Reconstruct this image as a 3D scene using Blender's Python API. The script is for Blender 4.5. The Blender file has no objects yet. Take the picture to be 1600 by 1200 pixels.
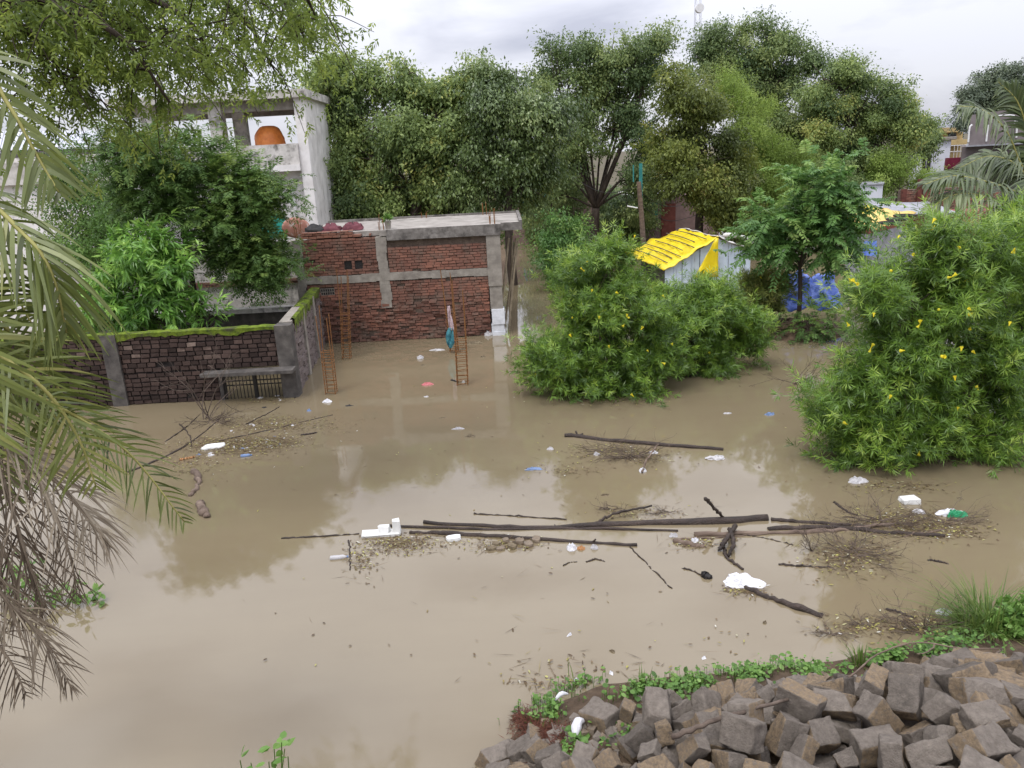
import bpy, bmesh, math, random
import numpy as np
from mathutils import Vector, Matrix, noise as mnoise

# ------------------------------------------------------------------ camera, sky, sun, exposure
SC = bpy.context.scene
COL = SC.collection
FPX, PITCH, ROLL, CAMH = 1203.0, math.radians(16.5), math.radians(-3.0), 5.0
cam_data = bpy.data.cameras.new("camera")
cam = bpy.data.objects.new("camera", cam_data)
COL.objects.link(cam)
SC.camera = cam
cam_data.sensor_width = 36.0
cam_data.lens = 36.0 * FPX / 1600.0
cam_data.clip_start = 0.05
cam_data.clip_end = 5000.0
CR = Matrix.Rotation(math.pi / 2 - PITCH, 3, 'X') @ Matrix.Rotation(ROLL, 3, 'Z')
cam.matrix_world = Matrix.Translation((0, 0, CAMH)) @ CR.to_4x4()
SC.view_settings.view_transform = 'Standard'
SC.view_settings.look = 'None'
SC.view_settings.exposure = 0.47
SC.view_settings.gamma = 1.0
SC.cycles.max_bounces = 8
SC.cycles.transparent_max_bounces = 6
SC.cycles.use_denoising = True

SUN_EL, SUN_AZ = math.radians(62), math.radians(215)     # azimuth from +Y clockwise
world = bpy.data.worlds.new("World")
SC.world = world
world.use_nodes = True
wt = world.node_tree
wt.nodes.clear()
def wn(t, **k):
    n = wt.nodes.new(t)
    for a, b in k.items():
        setattr(n, a, b)
    return n
w_out = wn('ShaderNodeOutputWorld')
w_bg = wn('ShaderNodeBackground')
w_sky = wn('ShaderNodeTexSky', sky_type='NISHITA', sun_disc=False, sun_elevation=SUN_EL, sun_rotation=SUN_AZ)
w_tc = wn('ShaderNodeTexCoord')
w_map = wn('ShaderNodeMapping')
w_map.inputs['Scale'].default_value = (1.6, 1.6, 4.5)
w_map.inputs['Location'].default_value = (2.3, 0.4, 0.2)
w_no = wn('ShaderNodeTexNoise')
w_no.inputs['Scale'].default_value = 2.3
w_no.inputs['Detail'].default_value = 7
w_no.inputs['Roughness'].default_value = 0.5
w_no.inputs['Distortion'].default_value = 0.25
w_rmp = wn('ShaderNodeValToRGB')
w_rmp.color_ramp.elements[0].position = 0.34
w_rmp.color_ramp.elements[0].color = (0.47, 0.48, 0.57, 1)
w_rmp.color_ramp.elements[1].position = 0.55
w_rmp.color_ramp.elements[1].color = (0.76, 0.765, 0.84, 1)
# an overcast sky is about three times brighter overhead than at the horizon
w_sep = wn('ShaderNodeSeparateXYZ')
w_grad = wn('ShaderNodeMapRange')
w_grad.inputs['From Min'].default_value = 0.05
w_grad.inputs['From Max'].default_value = 1.0
w_grad.inputs['To Min'].default_value = 0.8
w_grad.inputs['To Max'].default_value = 2.7
w_mul = wn('ShaderNodeMix', data_type='RGBA', blend_type='MULTIPLY')
w_mul.inputs[0].default_value = 1.0
w_mix = wn('ShaderNodeMix', data_type='RGBA')
w_mix.inputs[0].default_value = 0.9
w_skym = wn('ShaderNodeMix', data_type='RGBA', blend_type='MULTIPLY')
w_skym.inputs[0].default_value = 1.0
w_skym.inputs[7].default_value = (0.1, 0.1, 0.1, 1)
L = wt.links.new
L(w_tc.outputs['Generated'], w_map.inputs['Vector'])
L(w_map.outputs[0], w_no.inputs['Vector'])
L(w_no.outputs['Fac'], w_rmp.inputs[0])
L(w_tc.outputs['Generated'], w_sep.inputs[0])
L(w_sep.outputs['Z'], w_grad.inputs['Value'])
L(w_rmp.outputs[0], w_mul.inputs[6])
L(w_grad.outputs[0], w_mul.inputs[7])
L(w_sky.outputs[0], w_skym.inputs[6])
L(w_skym.outputs[2], w_mix.inputs[6])
L(w_mul.outputs[2], w_mix.inputs[7])
L(w_mix.outputs[2], w_bg.inputs['Color'])
w_bg.inputs['Strength'].default_value = 1.0
L(w_bg.outputs[0], w_out.inputs['Surface'])

sd = bpy.data.lights.new("sun", 'SUN')
sd.energy = 1.3
sd.angle = math.radians(18)
sd.color = (1.0, 0.96, 0.9)
sun = bpy.data.objects.new("sun", sd)
COL.objects.link(sun)
sdir = Vector((math.sin(SUN_AZ) * math.cos(SUN_EL), math.cos(SUN_AZ) * math.cos(SUN_EL), math.sin(SUN_EL)))
sun.rotation_euler = sdir.to_track_quat('Z', 'Y').to_euler()
sun.location = (0, 0, 60)

# ------------------------------------------------------------------ helpers
rng = np.random.default_rng(7)
random.seed(7)
CRn = np.array(CR)
CAMP = np.array([0, 0, CAMH])
def _ray(x, y):
    return CRn @ np.array([(x - 800) / FPX, -(y - 600) / FPX, -1.0])
def W(x, y, z=0.0):                      # point of the plane at height z
    d = _ray(x, y)
    return CAMP + d * ((z - CAMH) / d[2])
def YP(x, y, Y):                         # point at distance Y ahead
    d = _ray(x, y)
    return CAMP + d * (Y / d[1])
def mpp(P):                              # metres per photograph pixel at P
    return float(-(CRn.T @ (np.array(P) - CAMP))[2] / FPX)
def nrm(a):
    a = np.asarray(a, float)
    return a / np.maximum(np.linalg.norm(a, axis=-1, keepdims=True), 1e-9)

def tag(o, label=None, cat=None, group=None, kind=None):
    if label: o['label'] = label
    if cat: o['category'] = cat
    if group: o['group'] = group
    if kind: o['kind'] = kind
    return o
def empty(name, loc, label, cat, group=None):
    o = bpy.data.objects.new(name, None)
    COL.objects.link(o)
    o.location = tuple(float(v) for v in loc)
    return tag(o, label, cat, group)
def kids(o):
    return [c for c in COL.objects if c.parent == o]
def copy_tree(o, parent=None):
    c = o.copy()
    COL.objects.link(c)
    if parent: c.parent = parent
    for ch in kids(o):
        copy_tree(ch, c)
    return c
def absloc(o):
    v = np.zeros(3)
    while o is not None:
        v += np.array(o.location)
        o = o.parent
    return v

class MB:
    """collects shapes and links them as ONE mesh"""
    def __init__(s):
        s.v, s.f, s.t, s.m, s.n = [], [], [], [], 0
    def add(s, v, f, tint=0.5, mi=0):
        v = np.asarray(v, float).reshape(-1, 3)
        k = len(f)
        tt = np.full(k, tint) if np.isscalar(tint) else np.asarray(tint)
        s.v.append(v)
        if isinstance(f, np.ndarray):
            s.f.append(f + s.n)
        else:
            s.f.append([tuple(i + s.n for i in q) for q in f])
        s.t.append(tt); s.m.append(np.full(k, mi)); s.n += len(v)
        return s
    BF = [(0, 3, 2, 1), (4, 5, 6, 7), (0, 1, 5, 4), (1, 2, 6, 5), (2, 3, 7, 6), (3, 0, 4, 7)]
    def box(s, a, b, tint=0.5, mi=0, jit=0.0):
        x0, y0, z0 = a; x1, y1, z1 = b
        v = np.array([(x0, y0, z0), (x1, y0, z0), (x1, y1, z0), (x0, y1, z0), (x0, y0, z1), (x1, y0, z1), (x1, y1, z1), (x0, y1, z1)], float)
        if jit: v += rng.normal(0, jit, v.shape)
        return s.add(v, s.BF, tint, mi)
    def hexa(s, v8, tint=0.5, mi=0):
        return s.add(v8, s.BF, tint, mi)
    def skewbox(s, a, b, tint=0.5, mi=0):
        """box whose side walls run along the sight lines (a house turned away from the square)"""
        x0, y0, z0 = a; x1, y1, z1 = b; k = y1 / y0
        return s.hexa([(x0, y0, z0), (x1, y0, z0), (x1 * k, y1, z0), (x0 * k + .05, y1, z0), (x0, y0, z1), (x1, y0, z1), (x1 * k, y1, z1), (x0 * k + .05, y1, z1)], tint, mi)
    def wallbox(s, p, q, z0, z1, th, tint=0.5, mi=0):
        """upright slab from p to q (xy), thickness th"""
        p, q = np.array(p[:2], float), np.array(q[:2], float)
        d = nrm(q - p); n = np.array([-d[1], d[0]]) * th / 2
        c = [p - n, q - n, q + n, p + n]
        v = [(x, y, z0) for x, y in c] + [(x, y, z1) for x, y in c]
        return s.hexa(v, tint, mi)
    def tube(s, pts, rad, sides=6, tint=0.5, mi=0, caps=True):
        pts = np.asarray(pts, float); n = len(pts)
        rad = np.full(n, rad) if np.isscalar(rad) else np.asarray(rad, float)
        T = nrm(np.gradient(pts, axis=0))
        up = np.array([0.13, 0.21, 1.0]) if abs(T[0, 2]) < 0.9 else np.array([1.0, 0.2, 0.1])
        A = nrm(np.cross(T, up)); B = np.cross(T, A)
        th = np.arange(sides) * 2 * math.pi / sides
        ring = A[:, None] * np.cos(th)[None, :, None] + B[:, None] * np.sin(th)[None, :, None]
        v = (pts[:, None] + ring * rad[:, None, None]).reshape(-1, 3)
        f = []
        for i in range(n - 1):
            for j in range(sides):
                k = (j + 1) % sides
                f.append((i * sides + j, i * sides + k, (i + 1) * sides + k, (i + 1) * sides + j))
        if caps:
            f.append(tuple(range(sides - 1, -1, -1)))
            f.append(tuple((n - 1) * sides + j for j in range(sides)))
        return s.add(v, f, tint, mi)
    def build(s, name, mats, parent=None, smooth=False, origin=None):
        V = np.concatenate(s.v) if s.v else np.zeros((0, 3))
        if parent is not None:
            off = absloc(parent)
        else:
            off = np.zeros(3) if origin is None else np.asarray(origin, float)
        V = V - off
        loops, starts, tots, pos = [], [], [], 0
        for blk in s.f:
            if isinstance(blk, np.ndarray):
                k, w = blk.shape
                loops.append(blk.reshape(-1)); starts.append(pos + np.arange(k) * w); tots.append(np.full(k, w)); pos += k * w
            else:
                ln = np.array([len(q) for q in blk])
                loops.append(np.array([i for q in blk for i in q]))
                starts.append(pos + np.concatenate([[0], np.cumsum(ln)[:-1]])); tots.append(ln); pos += int(ln.sum())
        me = bpy.data.meshes.new(name)
        loops = np.concatenate(loops).astype(np.int32); starts = np.concatenate(starts).astype(np.int32)
        me.vertices.add(len(V)); me.vertices.foreach_set('co', V.astype(np.float32).reshape(-1))
        me.loops.add(len(loops)); me.loops.foreach_set('vertex_index', loops)
        me.polygons.add(len(starts)); me.polygons.foreach_set('loop_start', starts)
        me.polygons.foreach_set('material_index', np.concatenate(s.m).astype(np.int32))
        me.polygons.foreach_set('use_smooth', np.full(len(starts), bool(smooth)))
        me.update(calc_edges=True)
        at = me.attributes.new('tint', 'FLOAT', 'FACE')
        at.data.foreach_set('value', np.concatenate(s.t).astype(np.float32))
        for m in (mats if isinstance(mats, (list, tuple)) else [mats]):
            me.materials.append(m)
        o = bpy.data.objects.new(name, me)
        COL.objects.link(o)
        if parent is not None: o.parent = parent
        else: o.location = tuple(off)
        return o

def smooth_path(pts, n=24):
    """Catmull-Rom through pts"""
    p = np.asarray(pts, float)
    if len(p) < 3:
        t = np.linspace(0, 1, n)[:, None]
        return p[0] + (p[-1] - p[0]) * t
    P = np.vstack([2 * p[0] - p[1], p, 2 * p[-1] - p[-2]])
    out, m = [], len(p) - 1
    for u in np.linspace(0, m - 1e-6, n):
        i = int(u); t = u - i
        a, b, c, d = P[i], P[i + 1], P[i + 2], P[i + 3]
        out.append(0.5 * ((2 * b) + (c - a) * t + (2 * a - 5 * b + 4 * c - d) * t * t + (3 * b - a - 3 * c + d) * t ** 3))
    return np.array(out)

def leaf_faces(mb, P, D, N, Ln, Wd, tint, kind='kite', mi=0):
    """adds leaves: base P, direction D, normal N, length, width"""
    n = len(P)
    Ln = np.broadcast_to(Ln, n)[:, None]; Wd = np.broadcast_to(Wd, n)[:, None]
    D = nrm(D); S = nrm(np.cross(D, N)); U = np.cross(S, D)
    if kind == 'kite':
        v = np.stack([P, P + D * Ln * .42 + S * Wd / 2, P + D * Ln, P + D * Ln * .42 - S * Wd / 2], 1)
        q = np.array([[0, 1, 2, 3]]); k = 4
    elif kind == 'fold':
        v = np.stack([P, P + D * Ln * .42 + S * Wd / 2 + U * Wd * .2, P + D * Ln - np.array([0, 0, .12]) * Ln, P + D * Ln * .42 - S * Wd / 2 + U * Wd * .2, P + D * Ln * .45], 1)
        q = np.array([[0, 1, 2, 4], [0, 4, 2, 3]]); k = 5
    else:
        v = np.stack([P, P + D * Ln * .25 + S * Wd * .45, P + D * Ln * .65 + S * Wd * .42, P + D * Ln - U * Ln * .08, P + D * Ln * .65 - S * Wd * .42, P + D * Ln * .25 - S * Wd * .45], 1)
        q = np.array([[0, 1, 2, 3], [0, 3, 4, 5]]); k = 6
    f = (np.arange(n)[:, None, None] * k + q[None]).reshape(-1, 4)
    t = np.repeat(np.broadcast_to(tint, n), len(q))
    mb.add(v.reshape(-1, 3), f, t, mi)
def rdir(n):
    return nrm(rng.normal(size=(n, 3)))

# ------------------------------------------------------------------ materials
def mat(name):
    m = bpy.data.materials.new(name)
    m.use_nodes = True
    nt = m.node_tree
    return m, nt, nt.nodes['Principled BSDF']
def NN(nt, t, **k):
    n = nt.nodes.new(t)
    for a, b in k.items(): setattr(n, a, b)
    return n
def rgba(c): return (c[0], c[1], c[2], 1)
def ramp(nt, stops):
    r = NN(nt, 'ShaderNodeValToRGB'); e = r.color_ramp.elements
    e[0].position, e[0].color = stops[0][0], rgba(stops[0][1])
    e[1].position, e[1].color = stops[-1][0], rgba(stops[-1][1])
    for p, c in stops[1:-1]:
        x = e.new(p); x.color = rgba(c)
    return r
def noise(nt, scale, detail=5, rough=.6, coord='Object', stretch=None):
    tc = NN(nt, 'ShaderNodeTexCoord'); mp = NN(nt, 'ShaderNodeMapping'); no = NN(nt, 'ShaderNodeTexNoise')
    if stretch: mp.inputs['Scale'].default_value = stretch
    nt.links.new(tc.outputs[coord], mp.inputs[0]); nt.links.new(mp.outputs[0], no.inputs['Vector'])
    no.inputs['Scale'].default_value = scale; no.inputs['Detail'].default_value = detail; no.inputs['Roughness'].default_value = rough
    return no
def bump(nt, bs, src, strength=.3, dist=.02):
    b = NN(nt, 'ShaderNodeBump'); b.inputs['Strength'].default_value = strength; b.inputs['Distance'].default_value = dist
    nt.links.new(src, b.inputs['Height']); nt.links.new(b.outputs[0], bs.inputs['Normal'])
def surf(name, stops, scale=3, rough=.85, bscale=25, bstr=.3, bdist=.02, spec=.3, stretch=None, tintmix=0.0, stain=None):
    """noise-coloured surface; tintmix mixes in the per-face tint; stain=(colour, scale, lo, hi, stretch)"""
    m, nt, b = mat(name)
    no = noise(nt, scale, 6, .62, stretch=stretch)
    src = no.outputs['Fac']
    if tintmix:
        at = NN(nt, 'ShaderNodeAttribute', attribute_name='tint')
        mx = NN(nt, 'ShaderNodeMix', data_type='FLOAT'); mx.inputs[0].default_value = tintmix
        nt.links.new(src, mx.inputs[2]); nt.links.new(at.outputs['Fac'], mx.inputs[3]); src = mx.outputs[0]
    r = ramp(nt, stops); nt.links.new(src, r.inputs[0]); col = r.outputs[0]
    if stain:
        sn = noise(nt, stain[1], 6, .65, stretch=stain[4] if len(stain) > 4 else None)
        mr = NN(nt, 'ShaderNodeMapRange'); mr.inputs['From Min'].default_value = stain[2]; mr.inputs['From Max'].default_value = stain[3]
        nt.links.new(sn.outputs['Fac'], mr.inputs['Value'])
        mx = NN(nt, 'ShaderNodeMix', data_type='RGBA'); nt.links.new(mr.outputs[0], mx.inputs[0])
        nt.links.new(col, mx.inputs[6]); mx.inputs[7].default_value = rgba(stain[0]); col = mx.outputs[2]
    nt.links.new(col, b.inputs['Base Color'])
    b.inputs['Roughness'].default_value = rough; b.inputs['Specular IOR Level'].default_value = spec
    if bstr:
        bn = noise(nt, bscale, 5, .65); bump(nt, b, bn.outputs['Fac'], bstr, bdist)
    return m
def leafmat(name, stops, rough=.45, trans=.3, spec=.4):
    m, nt, b = mat(name)
    at = NN(nt, 'ShaderNodeAttribute', attribute_name='tint')
    r = ramp(nt, stops); nt.links.new(at.outputs['Fac'], r.inputs[0])
    nt.links.new(r.outputs[0], b.inputs['Base Color'])
    b.inputs['Roughness'].default_value = rough; b.inputs['Specular IOR Level'].default_value = spec
    if trans:
        tr = NN(nt, 'ShaderNodeBsdfTranslucent'); hs = NN(nt, 'ShaderNodeHueSaturation'); hs.inputs['Value'].default_value = 1.5; hs.inputs['Hue'].default_value = .49
        nt.links.new(r.outputs[0], hs.inputs['Color']); nt.links.new(hs.outputs[0], tr.inputs[0])
        mx = NN(nt, 'ShaderNodeMixShader'); mx.inputs[0].default_value = trans
        nt.links.new(b.outputs[0], mx.inputs[1]); nt.links.new(tr.outputs[0], mx.inputs[2])
        nt.links.new(mx.outputs[0], nt.nodes['Material Output'].inputs['Surface'])
    return m

M = {}
M['concrete'] = surf('concrete', [(.3, (.17, .15, .13)), (.55, (.27, .245, .21)), (.75, (.36, .33, .29))], 4, .9, 30, .35)
M['concrete_dark'] = surf('weathered concrete', [(.3, (.05, .045, .042)), (.6, (.11, .1, .09)), (.8, (.17, .155, .14))], 5, .9, 30, .4)
M['edge'] = surf('weathered slab edge', [(.3, (.1, .09, .08)), (.55, (.19, .175, .16)), (.75, (.3, .28, .26))], 5, .9, 30, .3, stain=((.06, .055, .05), 3, .5, .7))
M['roofslab'] = surf('roof slab concrete', [(.3, (.2, .18, .16)), (.55, (.31, .285, .255)), (.75, (.4, .375, .34))], 2.2, .8, 20, .2, stain=((.16, .15, .13), 1.3, .52, .68))
M['brick'] = surf('red brick', [(0, (0.078, 0.049, 0.038)), (.3, (0.157, 0.078, 0.058)), (.55, (0.213, 0.101, 0.072)), (.8, (0.286, 0.129, 0.087)), (1, (0.426, 0.202, 0.129))], 14, .9, 60, .5, .01, tintmix=.72, stain=((.15, .115, .09), 2.2, .47, .72))
M['mortar'] = surf('mortar', [(.3, (.08, .058, .046)), (.7, (.17, .13, .1))], 6, .95, 50, .4)
M['wallbrick'] = surf('dark sooty brick', [(0, (0.017, 0.011, 0.009)), (.35, (0.046, 0.030, 0.025)), (.7, (0.084, 0.055, 0.045)), (1, (0.286, 0.220, 0.181))], 9, .9, 50, .5, .012, tintmix=.75)
M['sidebrick'] = surf('grey brick', [(0, (.07, .055, .05)), (.4, (.15, .12, .11)), (1, (.26, .22, .21))], 9, .9, 50, .5, .012, tintmix=.7)
M['darkmortar'] = surf('sooty mortar', [(.3, (.012, .01, .01)), (.7, (.04, .033, .03))], 8, .95, 50, .4)
M['moss'] = surf('moss', [(.3, (.045, .07, .008)), (.5, (.12, .17, .015)), (.7, (.2, .26, .03))], 7, .95, 60, .8, .03, stain=((.055, .05, .03), 3, .5, .64))
M['whitewash'] = surf('stained white plaster', [(.3, (0.560, 0.538, 0.515)), (.55, (0.717, 0.694, 0.672)), (.75, (0.806, 0.784, 0.773))], 2, .85, 30, .15, stain=((.19, .175, .16), 1.6, .58, .74, (1, 1, .25)))
M['parapet'] = surf('mouldy plaster', [(.3, (0.322, 0.299, 0.265)), (.5, (0.517, 0.494, 0.460)), (.7, (0.667, 0.632, 0.598))], 2.5, .9, 30, .2, stain=((.09, .085, .075), 2.6, .5, .68))
M['whitepaint'] = surf('white limewash', [(.3, (.5, .52, .55)), (.7, (.72, .74, .78))], 5, .8, 20, .4)
M['bluewall'] = surf('pale blue sheet', [(.3, (.42, .5, .58)), (.7, (.58, .66, .74))], 2, .6, 8, .2, stain=((.2, .19, .18), 3, .6, .75, (4, 4, .4)))
M['yellowtarp'] = surf('yellow plastic tarp', [(.3, (.62, .46, .005)), (.7, (.78, .62, .01))], 2, .38, 6, .4, .05, .5)
M['orangetarp'] = surf('orange plastic', [(.3, (0.793, 0.211, 0.040)), (.7, (1.123, 0.396, 0.092))], 4, .45, 10, .5, .04, .5)
M['tantarp'] = surf('tan tarp', [(.3, (.5, .34, .07)), (.7, (.66, .48, .14))], 2, .5, 6, .4, .05)
M['bluetarp'] = surf('blue tarp', [(.3, (.08, .15, .55)), (.7, (.17, .28, .75))], 3, .4, 6, .6, .06, .5)
M['whitetarp'] = surf('dirty white tarp', [(.3, (.45, .43, .4)), (.7, (.7, .68, .65))], 3, .5, 8, .5, .04)
M['tealpaint'] = surf('teal plastic', [(.3, (.015, .13, .13)), (.7, (.04, .22, .21))], 3, .5, 8, .2)
M['cyan'] = surf('cyan plastic', [(.3, (.05, .35, .5)), (.7, (.1, .5, .65))], 3, .5, 8, .2)
M['redwall'] = surf('red brick shed wall', [(.3, (.14, .045, .035)), (.7, (.26, .09, .07))], 3, .9, 18, .4)
M['pinkwall'] = surf('pink plaster', [(.3, (.2, .13, .12)), (.7, (.33, .23, .21))], 2, .9, 18, .3)
M['rustred'] = surf('rusty post', [(.3, (.07, .025, .018)), (.7, (.15, .05, .035))], 6, .85, 30, .4)
M['tin'] = surf('grey tin roof', [(.3, (.2, .2, .22)), (.7, (.34, .35, .38))], 2, .5, 20, .2)
M['paleroof'] = surf('pale metal roof', [(.3, (.4, .41, .46)), (.7, (.5, .51, .56))], 1.5, .5, 8, .1)
M['yellowhouse'] = surf('ochre plaster', [(.3, (.38, .28, .13)), (.7, (.52, .4, .2))], 2, .9, 10, .2)
M['palewall'] = surf('pale blue-white wall', [(.3, (.55, .57, .63)), (.7, (.66, .68, .73))], 1.5, .8, 10, .1)
M['maroon'] = surf('maroon paint', [(.3, (.18, .02, .05)), (.7, (.27, .04, .08))], 2, .7, 10, .1)
M['greyhouse'] = surf('grey render', [(.3, (.13, .11, .11)), (.7, (.2, .175, .175))], 1.2, .9, 10, .2)
M['darkglass'] = surf('dark window', [(.3, (.012, .014, .016)), (.7, (.03, .034, .04))], 2, .15, 10, 0, spec=.5)
M['greenshutter'] = surf('green shutter', [(.3, (.02, .25, .2)), (.7, (.04, .36, .28))], 3, .6, 10, .1)
M['whitetrim'] = surf('white trim', [(.3, (.6, .6, .6)), (.7, (.74, .74, .74))], 3, .6, 10, .1)
M['bark'] = surf('bark', [(.3, (.03, .022, .017)), (.6, (.075, .058, .046)), (.8, (.13, .105, .085))], 9, .95, 30, .7, .03, stretch=(1, 1, .3))
M['wetwood'] = surf('wet wood', [(.3, (0.016, 0.011, 0.008)), (.6, (0.049, 0.033, 0.025)), (.8, (0.107, 0.074, 0.057))], 12, .5, 40, .9, .03, .4, stretch=(.25, 1, 1))
M['palewood'] = surf('pale driftwood', [(.3, (.07, .048, .035)), (.6, (.17, .125, .095)), (.8, (.28, .22, .17))], 10, .8, 40, .5, .01, stretch=(.3, 1, 1))
M['twig'] = surf('dead twig', [(.3, (.05, .036, .028)), (.7, (.15, .115, .09))], 10, .9, 30, .2)
M['bamboo'] = surf('bamboo pole', [(.3, (.15, .12, .08)), (.7, (.32, .27, .19))], 8, .7, 30, .2)
M['rebar'] = surf('rusty rebar', [(.3, (.12, .05, .018)), (.7, (.26, .12, .04))], 20, .85, 60, .3)
M['iron'] = surf('black iron', [(.3, (.012, .012, .01)), (.7, (.035, .03, .026))], 8, .6, 30, .2)
M['foam'] = surf('white foam', [(.3, (.56, .56, .54)), (.7, (.72, .72, .7))], 8, .8, 60, .4, .006)
M['sack'] = surf('white woven sack', [(.3, (.5, .5, .52)), (.7, (.68, .68, .7))], 10, .6, 40, .4, .01)
M['plasticwhite'] = surf('pale plastic scrap', [(.25, (.26, .25, .25)), (.75, (.6, .59, .6))], 8, .45, 20, .3, tintmix=.6)
M['pink'] = surf('pink plastic bag', [(.3, (.36, .08, .09)), (.7, (.5, .16, .17))], 5, .45, 15, .4)
M['bluebit'] = surf('blue plastic', [(.3, (.1, .16, .3)), (.7, (.2, .28, .45))], 5, .4, 15, .2)
M['greenbit'] = surf('green plastic', [(.3, (.01, .17, .07)), (.7, (.03, .28, .12))], 5, .4, 15, .2)
M['orangewood'] = surf('orange plank', [(.3, (.3, .14, .05)), (.7, (.42, .22, .1))], 5, .7, 15, .2)
M['clothpink'] = surf('faded pink cloth', [(.3, (.42, .3, .32)), (.7, (.62, .5, .52))], 6, .9, 30, .4)
M['clothteal'] = surf('dark teal cloth', [(.3, (.02, .05, .09)), (.5, (.05, .2, .24)), (.7, (.12, .34, .38))], 7, .9, 30, .4)
M['clothred'] = surf('red cloth', [(.3, (.08, .025, .035)), (.7, (.18, .06, .07))], 6, .9, 20, .5)
M['salmon'] = surf('salmon dish', [(.3, (.34, .15, .11)), (.7, (.5, .26, .2))], 4, .6, 15, .2, stain=((.55, .5, .46), 5, .55, .65))
M['drift'] = surf('wet straw and leaf matter', [(.3, (.07, .052, .032)), (.6, (.17, .135, .085)), (.8, (.3, .26, .17))], 14, .85, 40, .4, .01)
M['dark'] = surf('dark rubber and hole shade', [(.3, (.012, .011, .011)), (.7, (.03, .027, .026))], 8, .6, 20, .3)  # also colours the painted shade of wall and vent openings
M['soil'] = surf('soil', [(.3, (.055, .036, .022)), (.6, (.11, .075, .048)), (.8, (.17, .12, .08))], 6, .95, 40, .8, .04)
M['redroots'] = surf('reddish roots', [(.3, (.06, .02, .012)), (.7, (.16, .062, .04))], 20, .95, 60, .6)
M['ground'] = surf('muddy ground', [(.3, (.06, .05, .03)), (.6, (.1, .085, .05)), (.8, (.14, .12, .075))], .4, .95, 4, .5, .05)
M['litter'] = surf('leaf litter', [(0, (.06, .04, .025)), (.35, (.16, .11, .06)), (.6, (.32, .3, .08)), (.8, (.4, .38, .3)), (1, (.72, .72, .7))], 8, .8, 30, 0, tintmix=.95)

M['leaf_ficus'] = leafmat('ficus leaf', [(0, (0.070, 0.113, 0.041)), (.4, (0.161, 0.227, 0.076)), (.75, (0.283, 0.360, 0.112)), (1, (0.471, 0.465, 0.141))], .5, .36, .35)
M['leaf_dark'] = leafmat('dark leaf', [(0, (0.065, 0.109, 0.042)), (.5, (0.156, 0.220, 0.079)), (1, (0.311, 0.366, 0.128))], .5, .36, .35)
M['leaf_olive'] = leafmat('olive leaf', [(0, (0.062, 0.085, 0.021)), (.5, (0.151, 0.190, 0.042)), (.85, (0.258, 0.289, 0.065)), (1, (0.328, 0.289, 0.102))], .5, .36, .35)
M['leaf_lime'] = leafmat('lime green leaf', [(0, (0.053, 0.089, 0.029)), (.45, (0.121, 0.178, 0.057)), (.8, (0.192, 0.261, 0.087)), (1, (0.260, 0.303, 0.126))], .36, .28, .55)
M['leaf_far'] = leafmat('distant leaf', [(0, (0.060, 0.084, 0.054)), (.5, (0.114, 0.150, 0.090)), (1, (0.180, 0.216, 0.120))], .5, .2, .4)
M['leaf_feather'] = leafmat('feathery light leaf', [(0, (0.103, 0.161, 0.029)), (.5, (0.196, 0.287, 0.057)), (1, (0.299, 0.391, 0.092))], .6, .35, .3)
M['leaf_neem'] = leafmat('fine hanging leaf', [(0, (0.067, 0.101, 0.026)), (.5, (0.150, 0.215, 0.042)), (1, (0.285, 0.359, 0.074))], .5, .5, .4)
M['leaf_fern'] = leafmat('fern-like leaf', [(0, (0.040, 0.084, 0.018)), (.5, (0.090, 0.167, 0.038)), (1, (0.201, 0.278, 0.063))], .55, .3, .3)
M['leaf_mango'] = leafmat('mango leaf', [(0, (0.061, 0.145, 0.025)), (.5, (0.152, 0.319, 0.055)), (1, (0.335, 0.522, 0.111))], .35, .3, .5)
M['leaf_oleander'] = leafmat('narrow glossy leaf', [(0, (0.050, 0.102, 0.017)), (.45, (0.120, 0.222, 0.032)), (.8, (0.210, 0.340, 0.045)), (1, (0.319, 0.432, 0.075))], .38, .3, .5)
M['leaf_pinnate'] = leafmat('pinnate leaf', [(0, (0.052, 0.126, 0.030)), (.5, (0.114, 0.231, 0.054)), (.85, (0.227, 0.350, 0.089)), (1, (0.350, 0.462, 0.143))], .45, .3, .4)
M['leaf_creeper'] = leafmat('creeper leaf', [(0, (0.052, 0.114, 0.021)), (.5, (0.114, 0.228, 0.042)), (1, (0.210, 0.342, 0.086))], .5, .3, .4)
M['leaf_grass'] = leafmat('grass blade', [(0, (0.049, 0.088, 0.019)), (.5, (0.098, 0.162, 0.033)), (1, (0.196, 0.226, 0.066))], .5, .3, .3)
M['leaf_date'] = leafmat('date palm leaflet', [(0, (0.043, 0.056, 0.011)), (.4, (0.100, 0.128, 0.029)), (.8, (0.172, 0.203, 0.051)), (1, (0.258, 0.249, 0.074))], .42, .25, .5)
M['leaf_dead'] = leafmat('dead palm leaflet', [(0, (0.069, 0.050, 0.034)), (.5, (0.188, 0.150, 0.108)), (1, (0.337, 0.290, 0.217))], .8, .1, .2)
M['leaf_coco'] = leafmat('coconut leaflet', [(0, (0.035, 0.057, 0.019)), (.5, (0.083, 0.114, 0.042)), (1, (0.192, 0.228, 0.111))], .4, .25, .5)
M['rachis'] = surf('palm rib', [(.3, (.2, .19, .05)), (.7, (.33, .31, .1))], 6, .6, 20, .1)
M['rachis_dead'] = surf('dry palm rib', [(.3, (.15, .115, .08)), (.7, (.28, .23, .17))], 6, .8, 20, .2)
M['petal'] = leafmat('yellow petal', [(0, (.68, .58, .02)), (1, (.82, .74, .07))], .5, .35, .3)

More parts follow.
